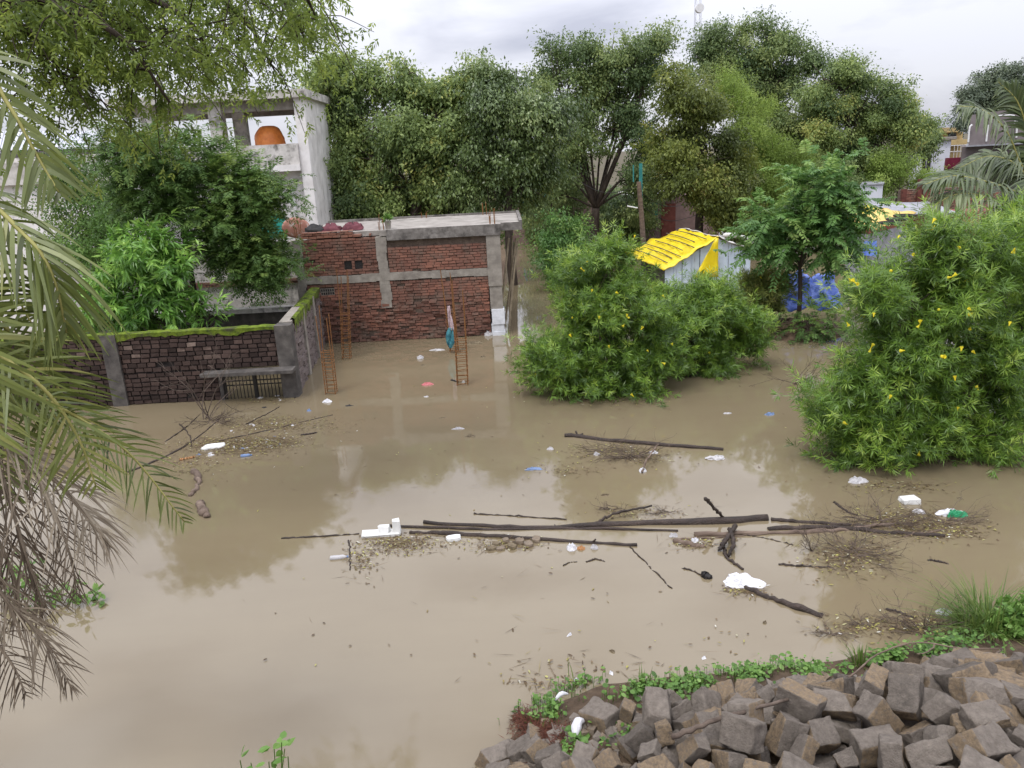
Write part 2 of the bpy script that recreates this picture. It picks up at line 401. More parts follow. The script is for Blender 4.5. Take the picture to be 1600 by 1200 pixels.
def stone_material():
    m, nt, b = mat('basalt block')
    no = noise(nt, 5, 10, .72); oi = NN(nt, 'ShaderNodeObjectInfo')
    r = ramp(nt, [(.25, (.1, .085, .07)), (.5, (.178, .151, .125)), (.75, (.265, .228, .19))])
    ad = NN(nt, 'ShaderNodeMath', operation='MULTIPLY_ADD'); ad.inputs[1].default_value = .26; ad.inputs[2].default_value = -.1
    nt.links.new(oi.outputs['Random'], ad.inputs[0])
    a2 = NN(nt, 'ShaderNodeMath', operation='ADD'); nt.links.new(no.outputs['Fac'], a2.inputs[0]); nt.links.new(ad.outputs[0], a2.inputs[1])
    nt.links.new(a2.outputs[0], r.inputs[0])
    # dry tan crust on the faces tinted as split faces
    at = NN(nt, 'ShaderNodeAttribute', attribute_name='tint'); n2 = noise(nt, 9, 6, .7)
    mr = NN(nt, 'ShaderNodeMapRange'); mr.inputs['From Min'].default_value = .34; mr.inputs['From Max'].default_value = .5
    nt.links.new(n2.outputs['Fac'], mr.inputs['Value'])
    mu = NN(nt, 'ShaderNodeMath', operation='MULTIPLY'); nt.links.new(mr.outputs[0], mu.inputs[0]); nt.links.new(at.outputs['Fac'], mu.inputs[1])
    tan = ramp(nt, [(.3, (.17, .12, .072)), (.6, (.28, .21, .135)), (.8, (.37, .295, .2))]); nt.links.new(n2.outputs['Fac'], tan.inputs[0])
    mx = NN(nt, 'ShaderNodeMix', data_type='RGBA'); nt.links.new(mu.outputs[0], mx.inputs[0]); nt.links.new(r.outputs[0], mx.inputs[6]); nt.links.new(tan.outputs[0], mx.inputs[7])
    nt.links.new(mx.outputs[2], b.inputs['Base Color']); b.inputs['Roughness'].default_value = .85; b.inputs['Specular IOR Level'].default_value = .3
    bn = noise(nt, 16, 10, .75); bump(nt, b, bn.outputs['Fac'], .9, .035)
    return m
M['stone'] = stone_material()

def water_material():
    m, nt, b = mat('muddy flood water')
    n1 = noise(nt, .5, 7, .62, stretch=(.35, 1, 1))
    r = ramp(nt, [(.3, (.17, .135, .083)), (.7, (.196, .16, .1))]); nt.links.new(n1.outputs['Fac'], r.inputs[0])
    nt.links.new(r.outputs[0], b.inputs['Base Color'])
    b.inputs['Roughness'].default_value = .012; b.inputs['IOR'].default_value = 1.6; b.inputs['Specular IOR Level'].default_value = .5
    w1 = noise(nt, 1.1, 3, .5, stretch=(1, .55, 1)); w2 = noise(nt, 9, 5, .65, stretch=(1, .45, 1))
    ad = NN(nt, 'ShaderNodeMath', operation='MULTIPLY_ADD'); ad.inputs[1].default_value = .16
    nt.links.new(w2.outputs['Fac'], ad.inputs[0]); nt.links.new(w1.outputs['Fac'], ad.inputs[2])
    bump(nt, b, ad.outputs[0], .07, .05)
    return m
M['water'] = water_material()

# ------------------------------------------------------------------ ground, water, embankment
SHORE = np.array([(-60, 2.6), (-9, 3.2), (-4, 3.3), (-2, 3.6), (-.95, 4.2), (-.5, 4.9), (-.28, 5.5), (-.04, 5.95), (.46, 6.25), (1.36, 6.4), (2.78, 6.48), (4.34, 6.8), (5.44, 7.25), (8, 8.3), (14, 9.6), (60, 14)])
def shore_dist(x, y):
    """signed distance to the waterline, positive on land"""
    x = np.asarray(x, float); y = np.asarray(y, float)
    P = np.stack([x, y], -1); best = np.full(x.shape, 1e9)
    for a, b in zip(SHORE[:-1], SHORE[1:]):
        d = b - a; t = np.clip(((P - a) @ d) / (d @ d), 0, 1)
        best = np.minimum(best, np.linalg.norm(P - a - t[..., None] * d, axis=-1))
    ys = np.interp(x, SHORE[:, 0], SHORE[:, 1])
    return np.where(y < ys, best, -best)
def bank_z(x, y):
    d = shore_dist(x, y)
    z = np.where(d > 0, np.minimum(.05 + d * .32, 3.3), d * .6)
    return np.maximum(z, -1.4) + .035 * np.sin(x * 3.1 + y * 1.7) * np.sin(y * 4.3 - x) + .02 * np.sin(x * 9 + 1) * np.sin(y * 11)

def grid_mesh(name, xs, ys, zf, m):
    X, Yv = np.meshgrid(xs, ys); Z = zf(X, Yv)
    V = np.stack([X, Yv, Z], -1).reshape(-1, 3); nx, ny = len(xs), len(ys)
    i = (np.arange(ny - 1)[:, None] * nx + np.arange(nx - 1)[None]).reshape(-1)
    F = np.stack([i, i + 1, i + nx + 1, i + nx], -1)
    return MB().add(V, F).build(name, m, smooth=True)
def ground_z(x, y):
    z = np.full(x.shape, -1.5)
    z = np.where(y > 46, np.minimum(.25, -1.5 + (y - 46) * .5), z)
    z = np.where(x > 13 + (y < 20) * 20, np.maximum(z, np.minimum(.3, -1.5 + (x - 13) * .6)), z)
    z = np.where((y < -4) | (np.abs(x) > 58), 0.2, z)
    return z
gx = np.concatenate([[-1500, -500, -200, -100], np.arange(-62, 63, 2.0), [100, 200, 500, 1500]])
gy = np.concatenate([[-400, -100, -30], np.arange(-8, 72, 2.0), [100, 200, 500, 1000, 2500]])
tag(grid_mesh('ground', gx, gy, ground_z, M['ground']), kind='structure')
tag(grid_mesh('water', np.linspace(-60, 60, 5), np.linspace(-3.9, 58, 5), lambda x, y: x * 0, M['water']), kind='structure')
tag(grid_mesh('embankment_ground', np.arange(-12, 16.01, .16), np.arange(-3.5, 10.5, .16), bank_z, M['soil']), kind='structure')

# ------------------------------------------------------------------ buildings
def brick_wall(mb, x0, x1, z0, z1, yfun, axis='x', bl=.22, bh=.078, joint=.014, holes=(), tint=None, depth=.1, prot=.012, rough=None, mi=0):
    """courses of separate bricks on a plane facing -Y (axis x) or +X (axis y)"""
    z, row = z0, 0
    while z < z1 - .02:
        h = min(bh * random.uniform(.92, 1.08), z1 - z)
        x = x0 - (bl / 2 if row % 2 else 0) * random.uniform(.92, 1.06)
        while x < x1 - .01:
            l = bl * random.uniform(.92, 1.07)
            a, b = max(x, x0), min(x + l, x1)
            xm, zm = (a + b) / 2, z + h / 2
            for hx0, hx1, hz0, hz1 in holes:
                if hz0 < zm < hz1 and a < hx1 and b > hx0:
                    if hx0 - a > b - hx1: b = min(b, hx0)
                    else: a = max(a, hx1)
            if b - a > .03:
                t = tint(xm, zm) if tint else random.gauss(.5, .18)
                r = rough(xm, zm) if rough else 1
                if random.random() > .012 * r:
                    p = random.gauss(0, prot * r); dz = random.gauss(0, .004 * r)
                    if axis == 'x':
                        y = yfun(xm)
                        mb.box((a + joint / 2, y + p, z + joint / 2 + dz), (b - joint / 2, y + depth, z + h - joint / 2 + dz), min(1, max(0, t)), mi, .0025 * r)
                    else:
                        y = yfun(xm)
                        mb.box((y - depth, a + joint / 2, z + joint / 2 + dz), (y + p, b - joint / 2, z + h - joint / 2 + dz), min(1, max(0, t)), mi, .0025 * r)
            x += l
        z += h; row += 1

def build_brick_house():
    x0, x1, yf, yb, zt = -5.92, -.12, 22.0, 26.0, 3.0
    t = empty('brick_building', (-3, yf, 0), 'unfinished flat-roofed red brick house standing in brown flood water', 'building')
    h1 = (-4.58, -4.37, 2.12, 2.36); h2 = (-4.28, -4.07, 2.12, 2.36); vent = (-5.35, -4.95, 1.42, 1.62)
    def tint(x, z):
        b = .5 + .14 * math.sin(x * 1.7 + z * 2.1) + .1 * math.sin(x * 4.3 - z * 1.3)
        if z < .3: b -= .14
        if z < 1.25: b -= .1 + .12 * max(0, math.sin(x * 2.3 + 1.0))
        if z > 2.95: b += .22
        return random.gauss(b, .12)
    rough = lambda x, z: 1.9 if z < 1.15 else .8
    mb = MB()
    brick_wall(mb, x0 + .2, x1 - .4, -.3, 1.75, lambda x: yf, tint=tint, rough=rough, holes=[vent])
    brick_wall(mb, x0 + .2, -3.62, 1.98, zt + .02, lambda x: yf, tint=tint, holes=[h1, h2], rough=lambda x, z: .8)
    brick_wall(mb, -3.32, x1 - .4, 1.98, zt - .3, lambda x: yf, tint=tint, rough=lambda x, z: .8)
    mb.box((x0 + .21, yf + .05, -1), (x1 - .41, yf + .2, zt - .02), .4, 1)
    mb.build('wall', [M['brick'], M['mortar']], t)
    mb = MB(); brick_wall(mb, yf + .22, yb, -.3, zt - .1, lambda x: x1 - .22, axis='y', tint=tint)
    mb.box((x1 - .5, yf + .22, -1), (x1 - .27, yb, zt - .1), .4, 1)
    mb.build('side_wall', [M['brick'], M['mortar']], t)
    MB().box((x0, yf + .25, -1), (x0 + .2, yb, zt - .1)).box((x0 + .2, yb - .2, -1), (x1 - .5, yb, zt - .1)).build('back_wall', M['mortar'], t)
    for (a, b, z0, z1, d) in ((x0 - .04, x0 + .2, -1, zt + .02, .05), (-3.62, -3.33, .98, zt + .0, .035)):
        mb = MB(); n = 10
        zz = np.linspace(z0, z1, n)
        for i in range(n - 1):
            j = random.uniform(-.02, .02); mb.box((a + j, yf - d, zz[i]), (b + j + random.uniform(-.02, .02), yf + .24, zz[i + 1] - .002))
        mb.build('column', M['concrete'], t)
    MB().box((x1 - .4, yf - .06, 1.45), (x1, yf + .3, zt)).box((x1 - .38, yf - .03, .7), (x1 - .02, yf + .28, 1.45)).build('column', M['concrete'], t)
    mb = MB(); zz = np.linspace(-1, .78, 9)
    for i in range(8):
        r = random.uniform(-.015, .02); mb.box((x1 - .37 + r, yf - .08 - r, zz[i]), (x1 + .0 + r, yf + .28, zz[i + 1] - .002), .5)
    tag(mb.build('column', M['whitepaint'], t), 'white painted lower end of the corner column')
    mb = MB(); xs = np.linspace(x0 + .2, x1 - .4, 14)
    for i in range(13):
        mb.box((xs[i], yf - .03 + random.uniform(-.012, .012), 1.76 + random.uniform(-.015, .015)), (xs[i + 1], yf + .2, 1.97 + random.uniform(-.015, .015)))
    mb.build('lintel_beam', M['concrete'], t)
    # roof slab with overhang to the right, raised edge
    mb = MB(); zr = zt + .02
    mb.box((-3.5, yf - .05, zr), (x1 + .55, yb + .1, zr + .16), .5)
    mb.box((x0 + .1, yf + .2, zr), (-3.502, yb + .1, zr + .14), .5)
    mb.build('roof', M['roofslab'], t)
    mb = MB()
    mb.box((-3.3, yf - .09, zr - .13), (x1 + .02, yf - .005, zr + .17)).box((x1 + .03, yf - .08, zr - .02), (x1 + .62, yf - .052, zr + .2))
    mb.box((x1 + .552, yf - .05, zr - .02), (x1 + .64, yb + .16, zr + .24)).box((x0 + .1, yb + .102, zr - .02), (x1 + .55, yb + .2, zr + .22))
    mb.build('roof_edge', M['edge'], t)
    mb = MB()
    brick_wall(mb, x0 + .2, -4.25, zr + .01, zr + .2, lambda x: yf, tint=lambda x, z: random.gauss(.78, .1), depth=.2)
    tag(mb.build('parapet', M['brick'], t), 'fresh orange-red bricks of an unfinished parapet'); mb = MB()
    brick_wall(mb, -4.24, -3.75, zr + .01, zr + .085, lambda x: yf, tint=lambda x, z: random.gauss(.8, .1), depth=.2)
    tag(mb.build('parapet', M['brick'], t), 'fresh orange-red bricks of an unfinished parapet')
    for a, b, c, d in (h1, h2):
        MB().box((a, yf + .045, c), (b, yf + .049, d)).build('hole_shade_panel', M['dark'], t)  # thin dark panel standing in for the shade inside the opening
    mb = MB(); mb.box((vent[0], yf + .03, vent[2]), (vent[1], yf + .09, vent[3]))
    for i in range(6):
        for j in range(2):
            xa = vent[0] + .02 + i * .064; za = vent[2] + .02 + j * .09
            mb.box((xa, yf + .022, za), (xa + .04, yf + .029, za + .065), .5, 1)  # dark plates imitate the shade inside the vent openings
    mb.build('vent_block', [M['concrete'], M['dark']], t)
    for cx, cy, n in ((x0 + .1, yf + .1, 4), (-3.45, yf + .12, 4), (x1 - .2, yf + .1, 5), (-2.6, yb - .2, 4), (-.6, yb - .2, 5)):
        mb = MB()
        for i in range(n):
            px_, py_ = cx + (i % 2) * .13 - .06, cy + (i // 2) * .1
            hh = random.uniform(.3, .6)
            mb.tube([(px_, py_, zr - .1), (px_ + random.uniform(-.03, .03), py_, zr + hh)], .009, 4)
        mb.build('starter_bar', M['rebar'], t)
build_brick_house()

# poles propping the overhang
PL = iter(['bamboo pole under the roof corner leaning left into the water', 'longest bamboo pole under the roof corner, slanting most', 'short bamboo pole close against the corner column', 'outermost bamboo pole under the roof overhang edge'])
for (a, b) in (((800, 368), (797, 480)), ((806, 372), (793, 470)), ((795, 372), (790, 418)), ((809, 376), (803, 440))):
    Yq = random.uniform(22.2, 23.4)
    p, q = YP(a[0], a[1], Yq), YP(b[0], b[1], Yq)
    d = q - p; q = p + d * ((p[2] + .8) / -d[2])
    tag(MB().tube(smooth_path([p, (p + q) / 2 + rng.normal(0, .03, 3), q], 8), .03, 6).build('bamboo_pole', M['bamboo'], origin=q),
        next(PL), 'pole', 'bamboo props under the roof corner')

# rebar cages in the water
def rebar_cage(bx, by, tx, ty, Yq, w, label, hooks=True):
    base = W(bx, by, 0); Yq = base[1]
    top = YP(tx, ty, Yq)
    t = empty('rebar_cage', base, label, 'rebar', 'rusty column reinforcement in the water')
    ax = (top - base); mb = MB()
    corners = [(-w / 2, -w / 2), (w / 2, -w / 2), (w / 2, w / 2), (-w / 2, w / 2)]
    for i, (cx, cy) in enumerate(corners):
        k = random.uniform(.88, 1.06); sp = random.uniform(.7, 1.5)
        pts = [base + np.array([cx, cy, -.6]), base + np.array([cx, cy, 0]), base + ax * .5 + np.array([cx, cy, 0]), base + ax * k + np.array([cx * sp, cy * sp, 0])]
        mb.tube(smooth_path(pts, 10), .0105, 5)
    mb.build('bar', M['rebar'], t)
    mb = MB()
    for s in np.arange(.02, .52, .052):
        c = base + ax * s
        rr = [c + np.array([x * 1.1, y * 1.1, random.uniform(-.02, .02)]) for x, y in corners]
        for i in range(4): mb.tube([rr[i], rr[(i + 1) % 4]], .0075, 4)
    mb.build('tie_ring', M['rebar'], t)
rebar_cage(723, 600, 716, 455, 17, .24, 'rusty rebar cage standing nearest in open water before the brick wall')
rebar_cage(710, 549, 697, 425, 20, .22, 'rusty rebar cage with a faded cloth tied to it')
rebar_cage(542, 560, 536, 415, 20, .2, 'rusty rebar cage in front of the left end of the brick wall')
rebar_cage(518, 614, 503, 480, 17, .22, 'leaning rusty rebar cage beside the mossy grey side wall')

def hanging_cloth():
    Yq = 20.2; t = empty('hanging_cloth', YP(704, 545, Yq), 'faded pink and dark teal cloth strip tied to the rebar', 'cloth')
    def strip(pts, w, m, nm):
        P = smooth_path([YP(x, y, Yq - .15) for x, y in pts], 14); V, F = [], []
        for i, p in enumerate(P):
            ww = np.interp(i / 13, np.linspace(0, 1, len(w)), w)
            for j in range(5):
                V.append(p + np.array([(j / 4 - .5) * ww, .05 * math.sin(j * 2.2 + i * .6), 0]))
        for i in range(13):
            for j in range(4):
                F.append((i * 5 + j, i * 5 + j + 1, (i + 1) * 5 + j + 1, (i + 1) * 5 + j))
        o = MB().add(V, F).build(nm, m, t, smooth=True); md = o.modifiers.new('thick', 'SOLIDIFY'); md.thickness = .012
    strip([(701, 478), (702, 490), (704, 505), (706, 516)], [.06, .1, .14], M['clothpink'], 'pink_cloth')
    strip([(704, 512), (703, 525), (704, 536), (704, 544)], [.12, .22, .2, .06], M['clothteal'], 'teal_cloth')
hanging_cloth()

# compound wall with gate
def build_compound():
    yf, zt = 16.8, 1.62
    xr, xg0, xg1 = -4.86, -6.52, -5.12
    t = empty('compound_wall', (-8, yf, 0), 'dark sooty brick compound wall with mossy top and concrete posts', 'wall')
    tf = lambda x, z: random.gauss(.36, .13) + (.4 if (.95 < z < 1.35 and random.random() < .24) else 0) - (.16 if z < .25 else 0) + (.35 if random.random() < .02 else 0)
    mb = MB()
    brick_wall(mb, -16, xg0 - .1, -.2, .72, lambda x: yf, tint=tf, rough=lambda x, z: 1.2, bl=.205, bh=.105, joint=.024, prot=.007)
    brick_wall(mb, -16, xr - .2, .74, zt - .06, lambda x: yf, tint=tf, rough=lambda x, z: 1.2, bl=.205, bh=.105, joint=.024, prot=.007)
    mb.box((-16, yf + .04, -1), (xg0 - .1, yf + .22, .73), .4, 1).box((-16, yf + .04, .735), (xr - .2, yf + .22, zt - .06), .4, 1)
    mb.build('wall', [M['wallbrick'], M['darkmortar']], t)
    # moss cushion along the top, hanging a little over the face
    def moss(mbm, a, b, w, over):
        a, b = np.array(a, float), np.array(b, float); n = 130; d = nrm(b - a); sd_ = np.array([d[1], -d[0], 0])
        V, F = [], []
        for i in range(n):
            p = a + (b - a) * i / (n - 1); k = .5 + .5 * math.sin(i * .31) * math.sin(i * .083 + 1); dr = over * (.25 + k * random.uniform(.3, 1.1))
            hh = .035 + .025 * random.random()
            V += [p + sd_ * (w / 2 + .022) - np.array([0, 0, dr]), p + sd_ * (w / 2 + .03) + np.array([0, 0, hh * .5]), p + sd_ * w * .2 + np.array([0, 0, hh]), p - sd_ * w * .25 + np.array([0, 0, hh * .9]), p - sd_ * (w / 2 + .02)]
        for i in range(n - 1):
            for j in range(4):
                F.append((i * 5 + j, (i + 1) * 5 + j, (i + 1) * 5 + j + 1, i * 5 + j + 1))
        mbm.add(V, F)
    mb = MB(); mb.box((-16, yf + .0, zt - .058), (xr - .2, yf + .23, zt)); mb.build('coping', M['concrete_dark'], t)
    mb = MB(); moss(mb, (-16, yf + .115, zt), (-5.2, yf + .115, zt), .23, .12); mb.build('moss_top', M['moss'], t)
    for xa, xb, d, z1 in ((-9.05, -8.72, .06, zt + .02), (xr - .32, xr + .02, .07, zt + .04), (-13.2, -12.9, .06, zt + .02)):
        MB().box((xa, yf - d, -1), (xb, yf + .25, z1), .5, 0, .006).build('post', M['concrete_dark'], t)
    mb = MB(); mb.box((xg0 - .32, yf - .42, .66), (xr + .05, yf - .075, .735), .5, 0, .006); mb.build('canopy_slab', M['concrete_dark'], t)
    MB().box((xg0 - .1, yf + .0, -1), (xg0 - .02, yf + .24, .655)).build('gate_jamb', M['concrete_dark'], t)
    # side wall running back to the brick house
    t2 = empty('side_boundary_wall', (-5.1, 19.5, 0), 'grey brick side wall with bright green moss running back to the brick house', 'wall')
    xs = lambda y: xr - .02 - (y - yf) * .098
    mb = MB(); brick_wall(mb, yf + .26, 22.0, -.2, zt - .02, xs, axis='y', tint=lambda x, z: random.gauss(.5, .16), rough=lambda x, z: 1.3, bl=.24, bh=.085)
    mb.hexa([(xs(yf + .26) - .24, yf + .26, -1), (xs(yf + .26) - .05, yf + .26, -1), (xs(22) - .05, 21.98, -1), (xs(22) - .24, 21.98, -1), (xs(yf + .26) - .24, yf + .26, zt), (xs(yf + .26) - .05, yf + .26, zt), (xs(22) - .05, 21.98, zt), (xs(22) - .24, 21.98, zt)], .4, 1)
    mb.build('wall', [M['sidebrick'], M['darkmortar']], t2)
    mb = MB(); mb.hexa([(xs(yf + .3) - .27, yf + .3, zt + .002), (xs(yf + .3) + .01, yf + .3, zt + .002), (xs(19) + .01, 19, zt + .002), (xs(19) - .27, 19, zt + .002), (xs(yf + .3) - .27, yf + .3, zt + .05), (xs(yf + .3) + .01, yf + .3, zt + .05), (xs(19) + .01, 19, zt + .05), (xs(19) - .27, 19, zt + .05)])
    mb.build('coping', M['concrete'], t2)
    mb = MB(); moss(mb, (xs(19) - .12, 19, zt + .02), (xs(21.9) - .12, 21.9, zt + .02), .26, .28); moss(mb, (xs(17.3) - .0, 17.3, zt + .05), (xs(19) - .0, 19, zt + .05), .06, .3); mb.build('moss_top', M['moss'], t2)
    for yq in (18.6, 20.4):
        MB().box((xs(yq) - .02, yq, -1), (xs(yq) + .045, yq + .16, zt + .04)).build('post', M['concrete'], t2)
    # gate
    g = empty('iron_gate', ((xg0 + xg1) / 2, yf + .05, 0), 'black iron bar double gate under the concrete canopy slab', 'gate')
    xm = (xg0 + xg1) / 2
    for a, b in ((xg0, xm - .015), (xm + .015, xg1)):
        mb = MB(); yy = yf + .06
        for x in np.linspace(a + .02, b - .02, 9): mb.tube([(x, yy, -.7), (x, yy, .6)], .011, 5)
        for z in (.32, .42, .58): mb.box((a, yy - .015, z - .012), (b, yy + .015, z + .012))
        for x in (a, b - .03): mb.box((x, yy - .02, -.7), (x + .03, yy + .02, .6))
        mb.build('gate_leaf', M['iron'], g)
    MB().box((xm - .03, yf + .025, -.6), (xm + .03, yf + .038, .6)).build('meeting_stile', M['iron'], g)
build_compound()

def inner_walls():
    t = empty('inner_low_wall', (-8, 20.6, 0), 'dark stained inner wall with mossy ledge behind the compound wall', 'wall')
    MB().box((-12, 20.6, -1), (-5.6, 20.8, 1.3)).build('wall', M['concrete_dark'], t)
    MB().box((-12, 20.5, 1.302), (-5.62, 20.9, 1.4), .5, 0, .01).build('mossy_ledge', M['parapet'], t)
    MB().box((-12.2, 18.6, .78), (-5.3, 18.75, .86)).build('cross_beam', M['concrete_dark'], t)
    t = empty('old_plaster_wall', (-8, 23.5, 0), 'old stained white plaster wall left of the brick house', 'wall')
    MB().box((-14, 23.5, -1), (-6.05, 23.7, 2.75)).build('wall', M['parapet'], t)
    MB().box((-14, 23.42, 2.752), (-6.02, 23.8, 2.85), .5, 0, .008).build('coping', M['concrete'], t)
    mb = MB(); brick_wall(mb, -10, -6.1, 1.62, 1.78, lambda x: 23.4, depth=.09, tint=lambda x, z: random.gauss(.3, .1)); mb.build('brick_band', M['brick'], t)
    # dish
    c = YP(462, 356, 23.3); t = empty('satellite_dish', c + np.array([0, .2, -.3]), 'faded salmon red satellite dish on the wall left of the brick roof', 'dish')
    V, F = [], []; n = 20; R_ = .38
    for i in range(6):
        for j in range(n):
            a = j * 2 * math.pi / n; r = R_ * (i + .2) / 5.2
            V.append(c + np.array([r * math.cos(a), .35 * r * r - .1 * r * math.sin(a), r * math.sin(a) * .8]) * np.array([1.1, 1, 1]))
    for i in range(5):
        for j in range(n):
            F.append((i * n + j, i * n + (j + 1) % n, (i + 1) * n + (j + 1) % n, (i + 1) * n + j))
    F.append(tuple(range(n)))
    o = MB().add(V, F).build('bowl', M['salmon'], t, smooth=True); md = o.modifiers.new('t', 'SOLIDIFY'); md.thickness = .02
    MB().tube([c + np.array([0, .08, 0]), c + np.array([0, .25, -.2]), c + np.array([0, .3, -.55])], .03, 6).build('mount', M['iron'], t)
inner_walls()

def white_house():
    Yf = 28.0
    xr = YP(468, 250, Yf)[0]
    zpar, zslab, zbot = YP(440, 225, Yf)[2], YP(440, 258, Yf)[2], YP(440, 268, Yf)[2]
    ztop = YP(450, 140, Yf)[2]; zu = YP(450, 153, Yf)[2]
    xl = xr - 16
    t = empty('white_house', (xr - 6, Yf, 0), 'stained white two-storey house with open roof frame behind the trees', 'building')
    yb = Yf + 3.6
    MB().box((xl, Yf + .5, -1), (xr - .02, yb, zbot)).build('wall', M['whitewash'], t)
    MB().box((xr, Yf + .1, -1), (xr + .35, yb + .02, zu)).build('end_wall', M['whitewash'], t)
    MB().box((xl, Yf - .05, zbot + .002), (xr - .01, Yf + .6, zslab)).build('floor_slab', M['whitewash'], t)
    MB().box((xl, Yf, zslab + .002), (xr - .005, Yf + .18, zpar)).build('parapet', M['parapet'], t)
    for pxx, yq, w in ((338, Yf + .3, .45), (374, yb - .6, .45), (250, yb - .6, .4), (230, Yf + .3, .4)):
        x = YP(pxx, 200, yq)[0]
        MB().box((x - w / 2, yq, zslab), (x + w / 2, yq + w, zu)).build('pillar', M['parapet'], t)
    MB().box((xr - 6.3, Yf - .1, zu + .002), (xr + .5, yb + .2, ztop)).build('roof_slab', M['parapet'], t)
    MB().box((xr - 6.1, Yf + .32, zu - .35), (xr - .02, Yf + .6, zu)).box((xr - 6.1, yb - .5, zu - .35), (xr - .02, yb - .2, zu)).build('roof_beam', M['concrete'], t)
    xw = YP(420, 275, Yf + .5)[0]
    w = MB().box((xw - .6, Yf + .46, zbot - .55), (xw + .2, Yf + .498, zbot - .06)).build('window', M['whitetrim'], t)
    MB().box((xw - .55, Yf + .44, zbot - .5), (xw + .15, Yf + .458, zbot - .1)).build('pane', M['darkglass'], w)
    p = YP(428, 345, Yf + .5)
    MB().box((p[0] - .5, Yf + .45, p[2] - .6), (p[0] + .4, Yf + .49, p[2] + .25)).build('shutter', M['greenshutter'], t)
    p = YP(458, 300, Yf + .4)
    MB().tube([(p[0], Yf + .42, .5), (p[0], Yf + .42, zbot - .25), (xr + .02, Yf + .42, zbot - .22)], .045, 8).build('drainpipe', M['whitetrim'], t)
    # left lower wing with sloping pale roof
    t2 = empty('house_wing', (xl - 1, 26.5, 0), 'low whitewashed building with pale sloping metal roof beyond the palm', 'building')
    z0 = YP(110, 250, 26.5)[2]
    xa, xb = YP(-160, 250, 26.5)[0], YP(215, 250, 26.5)[0]
    MB().box((xa, 26.5, -1), (xb, 28.0, z0 - .7)).build('wall', M['whitewash'], t2)
    MB().box((xa, 26.3, z0 - .698), (xb, 28.0, z0)).build('parapet', M['parapet'], t2)
    mb = MB(); a = YP(-60, 236, 29.5); b = YP(135, 231, 29.5); c = YP(160, 205, 33); d = YP(-60, 205, 33)
    for i in range(26):
        u0, u1 = i / 26, (i + .86) / 26
        mb.hexa([a + (b - a) * u0 + (0, 0, -.1), a + (b - a) * u1 + (0, 0, -.1), d + (c - d) * u1 + (0, 0, -.1), d + (c - d) * u0 + (0, 0, -.1), a + (b - a) * u0, a + (b - a) * u1, d + (c - d) * u1, d + (c - d) * u0])
    mb.hexa([a + (0, 0, -.12), b + (0, 0, -.12), c + (0, 0, -.12), d + (0, 0, -.12), a + (0, 0, -.03), b + (0, 0, -.03), c + (0, 0, -.03), d + (0, 0, -.03)])
    mb.build('roof', M['paleroof'], t2)
    MB().box((a[0], 29.4, -1), (b[0], 32.8, a[2] - .15)).build('back_wall', M['concrete_dark'], t2)
    # orange covered tank
    c = YP(421, 213, Yf + 1.6); r = .54
    mb = MB(); V, F = [], []; nu, nv = 22, 9
    for i in range(nv):
        for j in range(nu):
            a = j * 2 * math.pi / nu; e = i / (nv - 1) * math.pi / 2; k = 1 + .05 * math.sin(a * 7 + i) + random.uniform(-.02, .02)
            V.append(c + np.array([r * k * math.cos(a) * math.cos(e) ** .6, r * k * math.sin(a) * math.cos(e) ** .6, -.35 + .72 * math.sin(e)]))
    for i in range(nv - 1):
        for j in range(nu):
            F.append((i * nu + j, i * nu + (j + 1) % nu, (i + 1) * nu + (j + 1) % nu, (i + 1) * nu + j))
    low = [tuple(v) for v in V[:nu]]
    t3 = empty('covered_tank', (c[0], c[1], zslab), 'round heap under a crumpled orange sheet on the white house roof', 'tank')
    MB().add(V, F).build('sheet', M['orangetarp'], t3, smooth=True)
    MB().tube([(c[0], c[1], zslab - .1), (c[0], c[1], c[2] - .2)], r * .9, 16).build('tank_body', M['concrete_dark'], t3)
white_house()

# roof clutter
def roof_things():
    z = 3.18
    p = np.array([-3.28, 22.3, z]); t = empty('potted_plant', p, 'small potted plant on the edge of the brick house roof', 'plant')
    MB().tube([p, p + (0, 0, .12), p + (0, 0, .22)], [.07, .09, .1], 10).build('pot', M['concrete'], t)
    mb = MB(); n = 60; D = nrm(rdir(n) + (0, 0, .6)); leaf_faces(mb, p + (0, 0, .25) + D * .05, D, rdir(n), rng.uniform(.1, .18, n), .06, rng.random(n), 'oval'); mb.build('leaves', M['leaf_creeper'], t)
    for i, (x, lab, m) in enumerate(((-5.0, 'crumpled maroon cloth on the left end of the brick roof', 'clothred'), (-4.35, 'dull red bundle beside the fresh brick parapet', 'clothred'), (-5.45, 'dark rag heap at the roof corner above the brick wall', 'dark'))):
        c = np.array([x, 22.7, z]); mb = MB(); V, F = [], []
        for a in range(12):
            for b in range(6):
                k = random.uniform(.7, 1.2); V.append(c + np.array([.34 * k * math.cos(a * .5236) * math.cos(b * .3), .22 * k * math.sin(a * .5236) * math.cos(b * .3), .2 * k * math.sin(b * .3)]))
        for a in range(12):
            for b in range(5):
                F.append((a * 6 + b, ((a + 1) % 12) * 6 + b, ((a + 1) % 12) * 6 + b + 1, a * 6 + b + 1))
        tag(mb.add(V, F).build('cloth_bundle', M[m], origin=c, smooth=True), lab, 'cloth')
roof_things()

